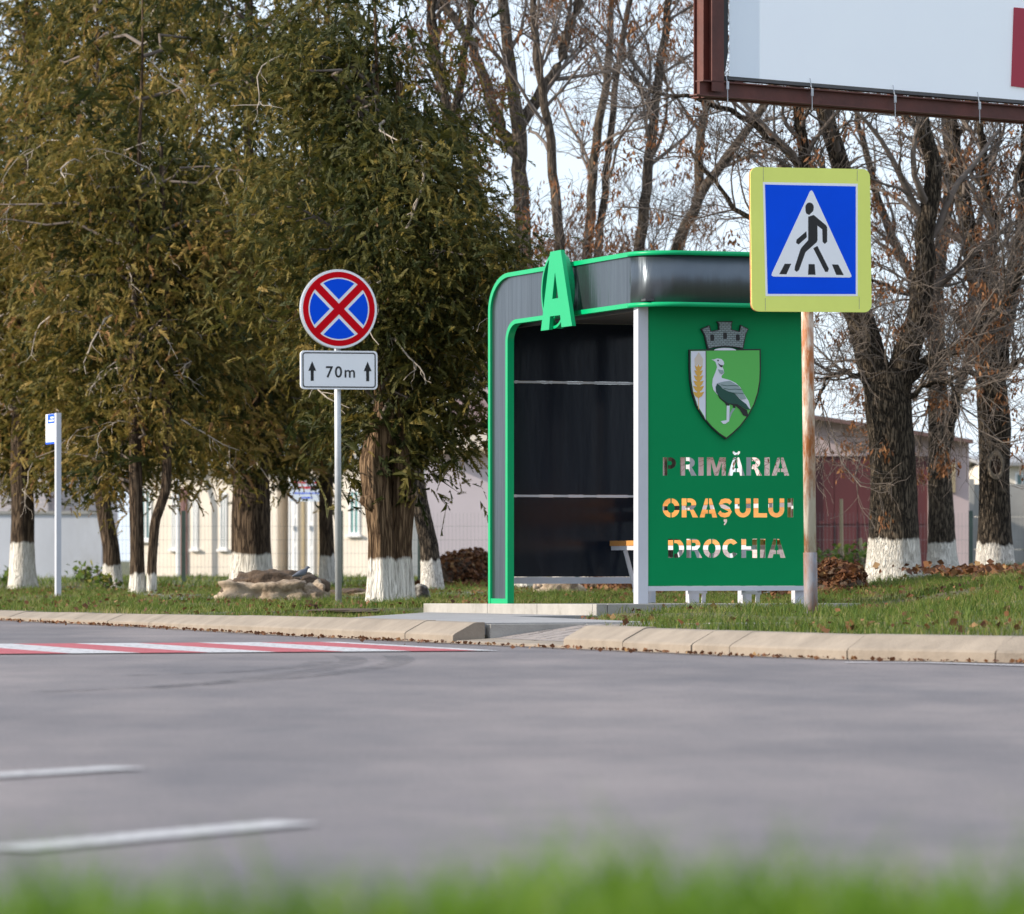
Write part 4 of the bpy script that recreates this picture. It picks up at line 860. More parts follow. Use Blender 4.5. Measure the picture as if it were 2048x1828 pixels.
g = Bld('dark_gable_house', 'far house with a dark pointed gable just left of the shelter', 120)
g.wall(g.X(905), g.X(1010), 0, g.Zp(745), M['pinkwall'], 8)
MB().add([(g.X(900), -.3, g.Zp(748)), (g.X(1015), -.3, g.Zp(748)), (g.X(945), -.3, g.Zp(662)), (g.X(900), 8.2, g.Zp(748)), (g.X(1015), 8.2, g.Zp(748)), (g.X(945), 8.2, g.Zp(662))], [(0,1,2),(5,4,3),(0,3,4,1),(1,4,5,2),(2,5,3,0)]).build('roof', M['brownroof'], g.o)

for nm, lab, x_, y_, w_, h_, rz_, m1_, m2_ in (('reflection_house', 'unseen pale house added for the canopy fascia to mirror', -14, -26, 16, 5.5, 0, 'cream', 'brownroof'), ('reflection_house', 'unseen tall brown house added to darken what the canopy fascia mirrors', 26, -8, 16, 9, 70, 'brownroof', 'greyroof'), ('reflection_house', 'unseen pink house added at the left for the canopy to mirror', -42, 6, 13, 5, -80, 'pinkwall', 'redroof')):  # out-of-view houses added only to give the canopy fascia something to reflect
    o_ = tag(empty(nm, (x_, y_, -.05), R(rz_)), lab, 'house', 'unseen houses added for canopy reflections')
    MB().box(-w_/2, w_/2, -4, 4, 0, h_).build('wall', M[m1_], o_)
    MB().add([(-w_/2-.3, -4.4, h_), (w_/2+.3, -4.4, h_), (w_/2+.3, 4.4, h_), (-w_/2-.3, 4.4, h_), (-w_/2-.3, 0, h_+2.2), (w_/2+.3, 0, h_+2.2)], [(3,2,1,0),(0,1,5,4),(2,3,4,5),(1,2,5),(3,0,4)]).build('roof', M[m2_], o_)
    for i in range(4):
        xw = -w_/2+w_*(i+.5)/4; fr_ = MB().box(xw-.6, xw+.6, 4, 4.06, 1.2, 2.8).build('window', M['upvc'], o_); MB().box(xw-.5, xw+.5, 4.061, 4.07, 1.3, 2.7).build('pane', M['glass'], fr_)

# ------------------------------------------------------------------ wire fences
def wire_fence(name, label, xa, xb, Y, ht, post, step=2.5, wx=.055, wz=.2):
    o = tag(empty(name, (xa, Y, gz1((xa+xb)/2, Y))), label, 'fence')
    n = int((xb-xa)/step)
    proto = None
    for i in range(n+1):
        if proto is None: proto = po = MB().box(-.03, .03, -.02, .02, -.15, ht+.03).build('post', post, o)
        else: po = proto.copy(); col.objects.link(po); po.parent = o
        po.location = (i*step, 0, 0)
    pm_ = None
    for i in range(n):
        if pm_ is None:
            m_ = MB(); k = int((step-.08)/wx)
            for j in range(k+1): m_.box(.04+j*wx-.0014, .04+j*wx+.0014, -.026, -.0225, .04, ht)
            z_ = .05
            while z_ < ht: m_.box(.035, step-.035, -.031, -.0265, z_-.0018, z_+.0018); z_ += wz
            pm_ = pn = m_.build('wire_mesh', M['wire'], o); kind(pn, 'stuff')
        else: pn = pm_.copy(); col.objects.link(pn); pn.parent = o
        pn.location = (i*step, 0, 0)
    return o
wire_fence('mesh_fence', 'low wire mesh fence on thin dark posts in front of the cream house', -6.0, 8.0, 70, 1.05, M['fencepost'], 1.16)
wire_fence('mesh_fence', 'taller wire mesh fence before the pink garage at the right', 8.2, 16.0, 74, 1.35, M['cfence'], 1.3)

# ------------------------------------------------------------------ trees: shared tools
def unit(a): return a/np.maximum(np.linalg.norm(a, axis=-1, keepdims=True), 1e-9)
def tubes(pts, rad, n=3):
    """many polylines at once: pts (N,k,3), rad (N,k) -> verts, quads"""
    N_, k, _ = pts.shape; tan = np.empty_like(pts); tan[:, 1:-1] = pts[:, 2:]-pts[:, :-2]; tan[:, 0] = pts[:, 1]-pts[:, 0]; tan[:, -1] = pts[:, -1]-pts[:, -2]; tan = unit(tan)
    up = np.array([.37, .21, .1]); a = unit(np.cross(tan, up)); b = np.cross(tan, a); an = 2*np.pi*np.arange(n)/n
    v = pts[:, :, None, :]+rad[:, :, None, None]*(a[:, :, None, :]*np.cos(an)[None, None, :, None]+b[:, :, None, :]*np.sin(an)[None, None, :, None])
    base = (np.arange(N_)*k*n)[:, None, None]; i = np.arange(k-1)[None, :, None]*n; j = np.arange(n)[None, None, :]; j2 = (np.arange(n)+1) % n
    f = np.stack([base+i+j, base+i+j2[None, None, :], base+i+n+j2[None, None, :], base+i+n+j], -1).reshape(-1, 4)
    return v.reshape(-1, 3), f
def resample(pts, rad, k):
    pts = np.array([tuple(p) for p in pts]); s = np.concatenate([[0], np.cumsum(np.linalg.norm(np.diff(pts, axis=0), axis=1))]); t = np.linspace(0, s[-1], k)
    return np.stack([np.interp(t, s, pts[:, i]) for i in range(3)], 1), np.interp(t, s, rad)
def sprout(par, rad, m, L, k, spread=.9, up=.15, curve=.1, wob=.22, rr=.55, tmin=.2, r0=None, r1=.0015):
    N_, kp, _ = par.shape; idx = np.repeat(np.arange(N_), m); n = len(idx); t = rng.uniform(tmin, .99, n)*(kp-1); i0 = t.astype(int); fr_ = (t-i0)[:, None]; i1 = np.minimum(i0+1, kp-1)
    pos = par[idx, i0]*(1-fr_)+par[idx, i1]*fr_; r_ = rad[idx, i0]*(1-fr_[:, 0])+rad[idx, i1]*fr_[:, 0]
    tn = unit(par[idx, i1]-par[idx, np.maximum(i1-1, 0)]); rnd = unit(rng.normal(size=(n, 3))); side = unit(rnd-tn*np.sum(rnd*tn, 1, keepdims=True))
    d = unit(tn+side*spread*rng.uniform(.6, 1.4, (n, 1))+np.array([0, 0, up])); ln = L*rng.uniform(.45, 1.15, n)*(1.15-.45*t/(kp-1)); st = (ln/(k-1))[:, None]
    out = np.empty((n, k, 3)); out[:, 0] = pos
    for j in range(1, k): out[:, j] = out[:, j-1]+d*st; d = unit(d+rng.normal(size=(n, 3))*wob+np.array([0, 0, curve]))
    ra = (r_*rr if r0 is None else np.minimum(r_*.8, r0)); ro = ra[:, None]*np.linspace(1, .35, k)[None]; return out, np.maximum(ro, r1)
def trunk_mesh(name, pts, rad, mat_, parent, wash_h, n=28, rings=70, amp=.05, flute=0.0, fl_n=5, seed=0, flare=.35, base_z=None):
    """one continuous trunk from the ground up with root flare; 'wash' marks the limewashed foot"""
    p, r = resample(pts, rad, rings); bz_ = p[0, 2]; v = []; ws = []
    for i in range(rings):
        d = p[min(i+1, rings-1)]-p[max(i-1, 0)]; d = Vector(d).normalized(); a = d.cross(Vector((0, 1, 0))).normalized(); b = d.cross(a).normalized()
        h = p[i, 2]-bz_; fl = 1+flare*math.exp(-max(h, 0)/(.18+.6*r[0]))
        for j in range(n):
            th = 2*math.pi*j/n; dx = a*math.cos(th)+b*math.sin(th)
            q = Vector(p[i])+dx*r[i]; nz_ = noise.noise(Vector((q.x*5+seed, q.y*5, q.z*1.6)))*amp*1.4+noise.noise(Vector((q.x*16, q.y*16+seed, q.z*5)))*amp*.5
            ff = flute*math.sin(fl_n*th+1.3*h+seed)*r[i]
            root = .22*math.exp(-max(h, 0)/.16)*math.sin(4*th+seed)*r[i]
            q = Vector(p[i])+dx*(r[i]*fl*(1+nz_)+ff+root); v.append(tuple(q)); ws.append(wash_h-h+.035*noise.noise(Vector((math.cos(th)*1.3+seed, math.sin(th)*1.3, 0)))+.03*noise.noise(Vector((math.cos(th)*4, math.sin(th)*4+seed, 0))))
    f = [(i*n+j, i*n+(j+1) % n, (i+1)*n+(j+1) % n, (i+1)*n+j) for i in range(rings-1) for j in range(n)]
    return fast(name, v, f, mat_, parent, True, {'wash': ws})

# conifers -----------------------------------------------------------------
def sprays(cent, out_dir, per, rc, size, tintbase, droop=.3):
    """fan shaped drooping sprays: each a stem of narrow leaflets"""
    N_ = len(cent)*per; c = np.repeat(cent, per, 0)+rng.normal(size=(N_, 3))*np.array([rc, rc, rc*.9]); o = np.repeat(out_dir, per, 0)
    d = unit(o*.7+rng.normal(size=(N_, 3))*.75+np.array([0, 0, -droop])); nrm = unit(np.cross(d, rng.normal(size=(N_, 3)))); sd = np.cross(d, nrm)
    L = size*rng.uniform(.6, 1.45, (N_, 1)); T = []; w = L*.098; cur = d.copy(); pos = c.copy()
    for j in range(5):
        for sg in (1, -1):
            ll = L*(.36-.045*j)*rng.uniform(.65, 1.25, (N_, 1)); tip = pos+unit(cur+sd*sg*.62+nrm*rng.uniform(-.45, .45, (N_, 1)))*ll
            T.append(np.stack([pos-cur*w, pos+cur*w*1.3+nrm*w*.4, tip], 1))
        nx_ = pos+cur*L*.2; cur = unit(cur+np.array([0, 0, -.16])); pos = nx_
    T.append(np.stack([c-sd*w*.5, c+sd*w*.5, pos+cur*L*.12], 1))
    V = np.stack(T, 1).reshape(-1, 3); t = np.repeat(np.clip(np.repeat(tintbase, per)+rng.normal(size=N_)*.2, 0, 1), 33)
    return V, t
def conifer(name, label, base, lean, trunk_pts, trunk_rad, prof, n_cl, per, size=.138, wash=.55, bark='bark_conifer', dead=14, tint=.5, rc=.22, flute=0., fl_n=5, seed=1, amp=.07, extra=None, inner=.16, cy=0.0):
    o = tag(empty(name, base), label, 'tree', 'whitewashed conifers along the verge')
    lp = [(x, y, z) for x, y, z in trunk_pts]
    trunk_mesh('trunk', lp, trunk_rad, M[bark], o, wash, seed=seed, flute=flute, fl_n=fl_n, amp=amp)
    if extra: extra(o)
    zs = np.array([p[0] for p in prof]); rs = np.array([p[1] for p in prof]); cx = np.array([p[2] if len(p) > 2 else 0 for p in prof])
    dens = np.cumsum((rs[:-1]+rs[1:]+.2)*np.diff(zs)*np.where(zs[1:] > 7.2, .25, 1.0)); u = rng.uniform(0, 1, n_cl); zc_ = np.interp(u, np.concatenate([[0], dens/dens[-1]]), zs)
    r_ = np.interp(zc_, zs, rs); th = rng.uniform(0, 2*np.pi, n_cl); lump = 1+.22*np.sin(th*3+zc_*1.9+seed)+.14*np.sin(th*5-zc_*3.1)
    rho = r_*lump*np.sqrt(rng.uniform(inner, 1, n_cl))
    gap = np.array([noise.noise(Vector((r*math.cos(a)*.9+seed*3, r*math.sin(a)*.9, z*.8))) for r, a, z in zip(rho, th, zc_)])
    ok_ = gap > -.2; zc_, r_, th, rho = zc_[ok_], r_[ok_], th[ok_], rho[ok_]; n_cl = len(zc_)
    zc_ = zc_ - .25*np.maximum(0, np.sin(th*2+seed))*(zc_ < zs[0]+.8)
    tx = np.interp(zc_, [p[2] for p in lp], [p[0] for p in lp])+np.interp(zc_, zs, cx); ty = np.interp(zc_, [p[2] for p in lp], [p[1] for p in lp])+cy
    cent = np.stack([tx+rho*np.cos(th), ty+rho*np.sin(th), zc_-.12*rho], 1); od = np.stack([np.cos(th), np.sin(th), np.zeros(n_cl)], 1)
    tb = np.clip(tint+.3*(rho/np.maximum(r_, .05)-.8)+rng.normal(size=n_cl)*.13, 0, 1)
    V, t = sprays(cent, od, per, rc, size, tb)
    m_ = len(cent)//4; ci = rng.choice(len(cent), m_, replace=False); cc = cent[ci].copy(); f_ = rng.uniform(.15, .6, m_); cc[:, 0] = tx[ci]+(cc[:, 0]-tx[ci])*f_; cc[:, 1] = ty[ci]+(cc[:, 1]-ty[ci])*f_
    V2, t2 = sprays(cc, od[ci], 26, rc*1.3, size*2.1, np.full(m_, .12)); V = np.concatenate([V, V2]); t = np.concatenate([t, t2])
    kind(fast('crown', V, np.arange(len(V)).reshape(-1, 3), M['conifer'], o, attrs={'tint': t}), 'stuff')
    # limbs from the trunk to a share of the clumps
    k = max(8, n_cl//5); sel = rng.choice(n_cl, k, replace=False); e = cent[sel]; s0 = np.stack([np.interp(e[:, 2]-.25, [p[2] for p in lp], [p[0] for p in lp]), np.interp(e[:, 2]-.25, [p[2] for p in lp], [p[1] for p in lp]), e[:, 2]-.25-.1*rng.uniform(0, 1, k)], 1)
    tt = np.linspace(0, 1, 6)[None, :, None]; br = s0[:, None]*(1-tt)+e[:, None]*tt; br[:, 1:-1] += rng.normal(size=(k, 4, 3))*.05; br[:, :, 2] += .12*np.sin(np.pi*tt[:, :, 0])
    rd_ = np.linspace(.024, .006, 6)[None]*np.ones((k, 1)); tw, tr = sprout(br, rd_, 3, .5, 5, 1.0, -.1, -.05, .35, r0=.005, r1=.002)
    v1, f1 = tubes(br, rd_, 5); v2, f2 = tubes(tw, tr, 3); kind(fast('limbs', np.concatenate([v1, v2]), np.concatenate([f1, f2+len(v1)]), M['twig'], o), 'stuff')
    # bleached dead twigs hanging out of the crown
    if dead:
        cand = np.where(np.cos(th-math.atan2(-.9, -.45)) > .1)[0]; sel = rng.choice(cand, min(dead, len(cand)), replace=False); c = cent[sel]; n_ = len(sel); od_ = od[sel]
        a = np.empty((n_, 8, 3)); a[:, 0] = c-od_*.1; d = unit(od_*.8+rng.normal(size=(n_, 3))*.6+np.array([0, -.3, .1]))
        for j in range(1, 8): a[:, j] = a[:, j-1]+d*rng.uniform(.07, .16, (n_, 1)); d = unit(d+rng.normal(size=(n_, 3))*.38+np.array([0, -.02, -.16]))
        ra = np.linspace(.013, .0035, 8)[None]*rng.uniform(.6, 1.3, (n_, 1)); b_, rb = sprout(a, ra, 4, .32, 5, 1.1, -.2, -.15, .4, r0=.0055, r1=.0022)
        v1, f1 = tubes(a, ra, 5); v2, f2 = tubes(b_, rb, 3); kind(fast('dead_twigs', np.concatenate([v1, v2]), np.concatenate([f1, f2+len(v1)]), M['deadtwig'], o), 'stuff')
    return o
def kk(px, Y): return (px-1024)*Y/F
def tree_base(px, py): b = stand(px, py); return b, b.y/F
# leftmost
b, k = tree_base(46, 1178)
conifer('conifer_tree', 'leftmost whitewashed conifer, its trunk left of the bus stop post', b, 0, [(0, 0, -.1), (-.01, 0, 1), (-.03, 0, 2), (.05, 0, 5), (.05, 0, 9.5)], [25*k, 23*k, 20*k, .03, .015],
        [(1.55, .5), (2.0, 1.1), (3, 1.6), (5, 1.85), (8, 1.75), (10.5, .1)], 290, 76, wash=112*k, seed=3, dead=28, cy=1.2, tint=.52)
b, k = tree_base(225, 1176)
conifer('conifer_tree', 'slim whitewashed conifer leaning left, second trunk from the left', b, 0, [(0, 0, -.1), (-.02, 0, .5), (-.16, 0, 1.3), (-.2, .05, 2.2), (-.2, .1, 5), (-.2, .1, 8.5)], [19*k, 16*k, 15*k, 12*k, .025, .015],
        [(1.5, .45), (2, .95), (3, 1.35), (5, 1.55), (8, 1.45), (10, .1)], 225, 76, wash=66*k, seed=5, dead=20, cy=1.2, tint=.48)
b, k = tree_base(285, 1187)
def twin(o):
    b_ = o.location; trunk_mesh('second_stem', [(.1, -.05, -.1), (.11, -.05, .35), (.14, -.05, .8), (.26, 0, 1.15), (.28, 0, 1.6), (.25, .1, 3), (.2, .1, 5)], [.055, .05, .056, .055, .053, .05, .02], M['bark_conifer'], o, 62*k, n=18, rings=50, amp=.08, seed=9, flare=.15)
conifer('conifer_tree', 'twin stemmed whitewashed conifer with one dark crooked stem', b, 0, [(-.05, 0, -.1), (-.06, 0, .6), (-.08, 0, 1.4), (-.1, 0, 3), (0, 0, 6), (0, 0, 9)], [.085, .075, .075, .045, .012, .006],
        [(1.35, .6, .0), (1.9, 1.05, .1), (3, 1.4, .1), (5, 1.65, .1), (8, 1.5), (10, .1)], 290, 76, wash=62*k, seed=8, dead=34, cy=.7, tint=.55, extra=twin)
b, k = tree_base(502, 1180)
conifer('conifer_tree', 'broad straight whitewashed conifer trunk behind the stone planter', b, 0, [(0, 0, -.1), (0, 0, 1), (0, 0, 2), (0, 0, 5), (0, 0, 10)], [39*k, 38*k, 32*k, .03, .015],
        [(1.6, .4), (1.95, 1.1), (3, 1.65), (5, 1.85), (8, 1.65), (11, .1)], 350, 76, wash=92*k, seed=12, dead=52, tint=.52)
b, k = tree_base(656, 1172)
conifer('conifer_tree', 'thin whitewashed conifer trunk just left of the no stopping pole', b, 0, [(0, 0, -.1), (-.03, 0, 1), (0, 0, 2.4), (0, 0, 5), (0, 0, 8)], [16*k, 14*k, 13*k, .045, .02],
        [(1.7, .3), (2.3, .8), (3.5, 1.1), (5.5, 1.1), (8.6, .1)], 190, 70, wash=80*k, seed=14, dead=8, tint=.36)
# the near twisted tree: fluted double trunk
b, k = tree_base(777, 1206)
def limbs6(o):
    trunk_mesh('second_stem', [(.1, .06, -.08), (.1, .06, .5), (.12, .06, .95), (.1, .05, 1.3), (.04, .05, 1.9), (.05, 0, 3.0), (.1, 0, 4.6)], [.11, .1, .105, .09, .08, .06, .03], M['bark_twist'], o, .5, n=24, rings=60, amp=.08, flute=.1, fl_n=4, seed=21, flare=.3)
    kb = MB(); kb.tube([(-.1, -.06, .86), (-.19, -.1, .9), (-.24, -.12, .915)], [.1, .06, .035], 10); kb.tube([(.16, -.02, .93), (.225, -.03, .96)], [.06, .03], 10); kb.build('burl', M['bark_twist'], o, smooth=True)
o6 = conifer('conifer_tree', 'near twisted brown trunk with peeling whitewash right of the no stopping sign', b, 0, [(-.04, 0, -.08), (-.05, 0, .3), (-.06, -.02, .6), (-.09, -.03, .9), (-.12, -.02, 1.2), (-.02, 0, 1.7), (-.05, .05, 2.6), (-.1, 0, 4.5), (-.15, 0, 6.4)], [.135, .12, .115, .12, .135, .1, .06, .016, .008],
        [(1.3, .42, .0), (1.6, .66, .08), (2.2, .9, .12), (3.0, 1.28, .14), (3.8, 1.08, .0), (5, .8, -.2), (7.4, .1, -.3)], 380, 78, size=.12, wash=.5, bark='bark_twist', seed=17, flute=.13, fl_n=6, dead=14, tint=.27, extra=limbs6, amp=.06, rc=.19, inner=.1)
# two more conifers in the row behind close the screen
for px, Y, lab, sd_, tn, sx_ in ((494, 66, 'rear conifer crown filling the gap behind the broad straight trunk', 31, .46, -.55), (52, 72, 'rear conifer crown showing behind and right of the leftmost tree', 33, .46, .55)):
    X_ = kk(px, Y); b = Vector((X_, Y, gz1(X_, Y)))
    conifer('conifer_tree', lab, b, 0, [(0, 0, -.1), (0, 0, 2), (0, 0, 5), (0, 0, 10)], [.13, .11, .05, .02], [(2.0, .5, sx_), (2.6, 1.3, sx_), (4, 1.8, sx_), (8, 1.8, sx_), (11, .1, sx_)], 230, 60, wash=.6, seed=sd_, dead=6, tint=tn, size=.18)

# leafless trees --------------------------------------------------------------
def bunches(pts, per, ln, wd, spread):
    n = len(pts)*per; c = np.repeat(pts, per, 0)+rng.normal(size=(n, 3))*spread; d = unit(rng.normal(size=(n, 3))*.45+np.array([0, 0, -1])); s = unit(np.cross(d, rng.normal(size=(n, 3))))
    L = ln*rng.uniform(.6, 1.3, (n, 1)); V = np.stack([c, c+d*L*.55+s*wd, c+d*L, c+d*L*.55-s*wd], 1).reshape(-1, 3)
    return V, np.arange(n*4).reshape(-1, 4), np.repeat(np.clip(rng.normal(.55, .25, n), 0, 1), 4)
def bare_tree(name, label, base, trunk_pts, trunk_rad, limbs, wash, bark, m1=9, m2=7, m3=5, L1=1.1, L2=.6, L3=.33, seeds=40, seed=1, n=26, extra=None, up=.12, flare=.35, amp=.06, sl=.045, srel=.05):
    o = tag(empty(name, base), label, 'tree', 'leafless trees with whitewashed trunks')
    trunk_mesh('trunk', trunk_pts, trunk_rad, M[bark], o, wash, n=n, seed=seed, flare=flare, amp=amp)
    K = 9; P_ = []; Rr = []
    for pts, ra in limbs:
        p, r = resample(pts, ra, 24); p[1:-1] += rng.normal(size=(22, 3))*.012
        m_ = MB(); m_.tube([tuple(x) for x in p], list(r), 10); m_.build('limb', M[bark.replace('bark', 'limb')], o, smooth=True)
        q, s = resample(pts, ra, K); P_.append(q); Rr.append(s)
    q, s = resample(trunk_pts[len(trunk_pts)//2:], [x*.12 for x in trunk_rad[len(trunk_pts)//2:]], K); P_.append(q); Rr.append(s)
    P_ = np.array(P_); Rr = np.array(Rr)
    a, ra = sprout(P_, Rr, m1, L1, 7, .9, up, .05, .2, rr=.45, r1=.007); b_, rb = sprout(a, ra, m2, L2, 6, .9, .05, .03, .25, rr=.5, r1=.0036); c, rc_ = sprout(b_, rb, m3, L3, 4, .9, .0, .0, .28, rr=.6, r1=.0023)
    v1, f1 = tubes(a, ra, 5); kind(fast('branches', v1, f1, M['twig'], o), 'stuff')
    v2, f2 = tubes(b_, rb, 3); v3, f3 = tubes(c, rc_, 3); kind(fast('twigs', np.concatenate([v2, v3]), np.concatenate([f2, f3+len(v2)]), M['twig'], o), 'stuff')
    if seeds:
        ends = np.concatenate([b_[:, -1], c[:, -1]]); ends = ends[rng.choice(len(ends), min(seeds, len(ends)), replace=False)]
        V, f, t = bunches(ends, 20, sl*1.5, .012, srel); kind(fast('seed_bunches', V, f, M['seed'], o, attrs={'tint': t}), 'stuff')
    if extra: extra(o)
    return o
def rel(base, px, py, dY=0.0): p = P(px, py, base.y+dY); return tuple(p-base)
def limb(base, pts, r0, r1, dY=0.0, start=None):
    n_ = len(pts); q = [rel(base, px, py, dY*i/max(n_-1, 1)) for i, (px, py) in enumerate(pts)]
    return q, list(np.linspace(r0, r1, n_))
# leaning trunk between the twisted tree and the shelter
b, k = tree_base(868, 1184)
bare_tree('leafless_tree', 'leaning grey trunk with whitewashed foot between twisted tree and shelter', b, [(0, 0, -.1), rel(b, 858, 1090), rel(b, 838, 1000), rel(b, 829, 930), rel(b, 826, 800), rel(b, 850, 560)], [22*k, 18*k, 16.5*k, 16*k, 15*k, 10*k],
          [limb(b, [(826, 800), (850, 560), (905, 250), (940, 40), (950, -200)], 15*k, 5*k, .5), limb(b, [(840, 640), (900, 420), (895, 225), (870, 60), (860, -150)], 10*k, 4*k, -.4)], 85*k, 'bark_ash', seeds=110, seed=4, m1=9, L1=1.0)
# rear stems above the shelter
def stem_tree(label, foot, stems, seed_n, sd_, r_px, Y, m1=10):
    b = Vector((kk(foot, Y), Y, gz1(kk(foot, Y), Y))); k = Y/F
    main = stems[0]; ls = []
    for i, s in enumerate(stems):
        ls.append(limb(b, s, r_px*k*(1 if i == 0 else .8), r_px*k*.45, .3*i-.2))
    return bare_tree('leafless_tree', label, b, [(0, 0, -.1), rel(b, foot, 900), rel(b, *main[0])], [r_px*1.5*k, r_px*1.25*k, r_px*1.02*k], ls, .5, 'bark_stem', m1=m1+2, m2=8, m3=5, L1=1.6, L2=.8, L3=.42, seeds=int(seed_n*.7), up=-.05, seed=sd_, n=16, sl=.06, srel=.07)
stem_tree('forked leafless tree behind the left end of the shelter canopy', 1056, [[(1050, 520), (1037, 262), (1027, 205), (1013, 70), (995, -60), (985, -300)], [(1037, 300), (1009, 274), (975, 180), (943, 91), (886, 0), (820, -140)], [(1037, 262), (1083, 183), (1118, 141), (1129, 81), (1157, 18), (1180, -150)], [(960, 420), (925, 281), (897, 225), (870, 120), (850, -60)]], 300, 41, 17, 56, 8)
stem_tree('single smooth leafless stem rising behind the letter A', 1122, [[(1118, 510), (1104, 292), (1080, 151), (1066, 0), (1055, -250)]], 110, 42, 11, 52, 12)
stem_tree('pair of leafless stems rising close together behind the canopy', 1180, [[(1173, 520), (1192, 281), (1217, 134), (1224, 0), (1230, -250)], [(1194, 520), (1217, 316), (1234, 141), (1262, 0), (1290, -250)]], 260, 43, 10.5, 60, 11)
stem_tree('leafless stem above the rounded corner of the canopy', 1272, [[(1277, 510), (1298, 316), (1319, 141), (1336, 0), (1350, -250)]], 170, 44, 12, 57, 14)
stem_tree('leafless tree slanting right behind the canopy below the billboard', 1345, [[(1350, 510), (1375, 440), (1400, 394), (1470, 290), (1540, 190), (1600, 60), (1640, -150)], [(1400, 394), (1395, 300), (1420, 180), (1440, 30), (1450, -200)]], 200, 45, 13, 64, 12)
# right hand trees
Yb = 46.5; b = Vector((kk(1786, Yb), Yb, gz1(kk(1786, Yb), Yb))); k = Yb/F
bare_tree('leafless_tree', 'thick furrowed dark trunk with a bright whitewashed foot right of the crossing sign', b, [(0, 0, -.15), rel(b, 1788, 1090), rel(b, 1786, 980), rel(b, 1784, 880), rel(b, 1776, 810), rel(b, 1768, 740)], [52*k, 49*k, 46*k, 45*k, 48*k, 40*k],
          [limb(b, [(1765, 800), (1735, 690), (1705, 600), (1690, 480), (1680, 340), (1640, 180), (1600, 0), (1580, -150)], 34*k, 8*k, .2), limb(b, [(1790, 800), (1815, 700), (1840, 620), (1850, 500), (1868, 334), (1840, 218), (1800, 60), (1780, -150)], 30*k, 7*k, -.3),
           limb(b, [(1690, 480), (1610, 380), (1600, 218), (1560, 60), (1540, -150)], 16*k, 6*k, -.3), limb(b, [(1740, 720), (1660, 560), (1560, 470), (1470, 420), (1380, 300)], 10*k, 3*k, -.2), limb(b, [(1800, 770), (1860, 720), (1930, 690), (2010, 600), (2080, 480)], 14*k, 5*k, -.3),
           limb(b, [(1690, 520), (1600, 330), (1500, 240), (1400, 200), (1300, 180)], 9*k, 3*k, -.4), limb(b, [(1745, 770), (1690, 740), (1650, 760), (1625, 830)], 7*k, 2*k, -.4), limb(b, [(1800, 810), (1850, 770), (1890, 760), (1930, 800)], 7*k, 2*k, -.5)], 122*k, 'bark_ash', m1=14, m2=8, m3=5, L1=1.35, L2=.75, L3=.42, seeds=150, seed=6, n=34, amp=.05)
Yb = 60; b = Vector((kk(1887, Yb), Yb, gz1(kk(1887, Yb), Yb))); k = Yb/F
bare_tree('leafless_tree', 'slimmer forked trunk standing between the two thick right hand trees', b, [(0, 0, -.1), rel(b, 1883, 1060), rel(b, 1880, 960), rel(b, 1878, 880), rel(b, 1874, 700)], [31*k, 26*k, 24*k, 22*k, 18*k],
          [limb(b, [(1874, 720), (1872, 560), (1900, 380), (1890, 200), (1880, -100)], 18*k, 6*k, .3), limb(b, [(1890, 900), (1912, 800), (1935, 720), (1950, 520), (1910, 400), (1870, 300)], 12*k, 5*k, -.2), limb(b, [(1874, 700), (1820, 560), (1760, 420), (1720, 250), (1700, 0)], 12*k, 4*k, .4)], 88*k, 'bark_ash', m1=13, seeds=90, seed=7, L1=1.1)
Yb = 48.5; b = Vector((kk(1990, Yb), Yb, gz1(kk(1990, Yb), Yb))); k = Yb/F
def knot(o):
    c = Vector(rel(b, 1988, 932)); rr_ = 31*k
    m_ = MB(); n_ = 18
    for s, dy in ((1.0, -.0), (.78, -.014), (.62, .0)):
        for j in range(n_):
            t = 2*math.pi*j/n_; x_, z_ = 17*k*s*math.cos(t), 31*k*s*math.sin(t)*(1 if math.sin(t) > 0 else .9); m_.v.append((c.x+x_, -math.sqrt(max(rr_**2-(x_+c.x-0.0)**2*.6, 1e-4))+dy-.036, c.z+z_))
    for a in range(2):
        for j in range(n_): m_.f.append((a*n_+j, a*n_+(j+1) % n_, (a+1)*n_+(j+1) % n_, (a+1)*n_+j))
    m_.build('knot_rim', M['callus'], o, smooth=True); h_ = MB(); h_.v = m_.v[2*n_:]; h_.f = [tuple(range(n_))]; h_.build('knot_hole', M['knothole'], o)  # hole drawn as a flat dark disc inside the rim
bare_tree('leafless_tree', 'rightmost dark trunk with an oval knot hole and whitewashed foot', b, [(0, 0, -.15), rel(b, 1990, 1070), rel(b, 1988, 950), rel(b, 1990, 860), rel(b, 1984, 780), rel(b, 1975, 690)], [37*k, 33*k, 30.5*k, 33*k, 31*k, 27*k],
          [limb(b, [(1975, 720), (1962, 600), (1950, 520), (1930, 420), (1900, 250), (1890, 50), (1880, -150)], 26*k, 6*k, .2), limb(b, [(1990, 760), (2012, 640), (2030, 560), (2045, 400), (2060, 150), (2070, -100)], 20*k, 6*k, -.2), limb(b, [(1978, 660), (1985, 520), (1988, 420), (1965, 352), (1960, 200), (1985, 0)], 15*k, 5*k, -.3), limb(b, [(1970, 700), (1900, 620), (1820, 590), (1740, 560)], 9*k, 3*k, -.3), limb(b, [(1972, 760), (1930, 740), (1880, 770), (1850, 830)], 7*k, 2*k, -.4), limb(b, [(2000, 760), (2040, 720), (2080, 740)], 7*k, 2*k, -.3)],
          92*k, 'bark_ash', m1=14, m2=8, m3=5, L1=1.35, L2=.75, L3=.42, seeds=330, seed=10, n=34, amp=.05, extra=knot)

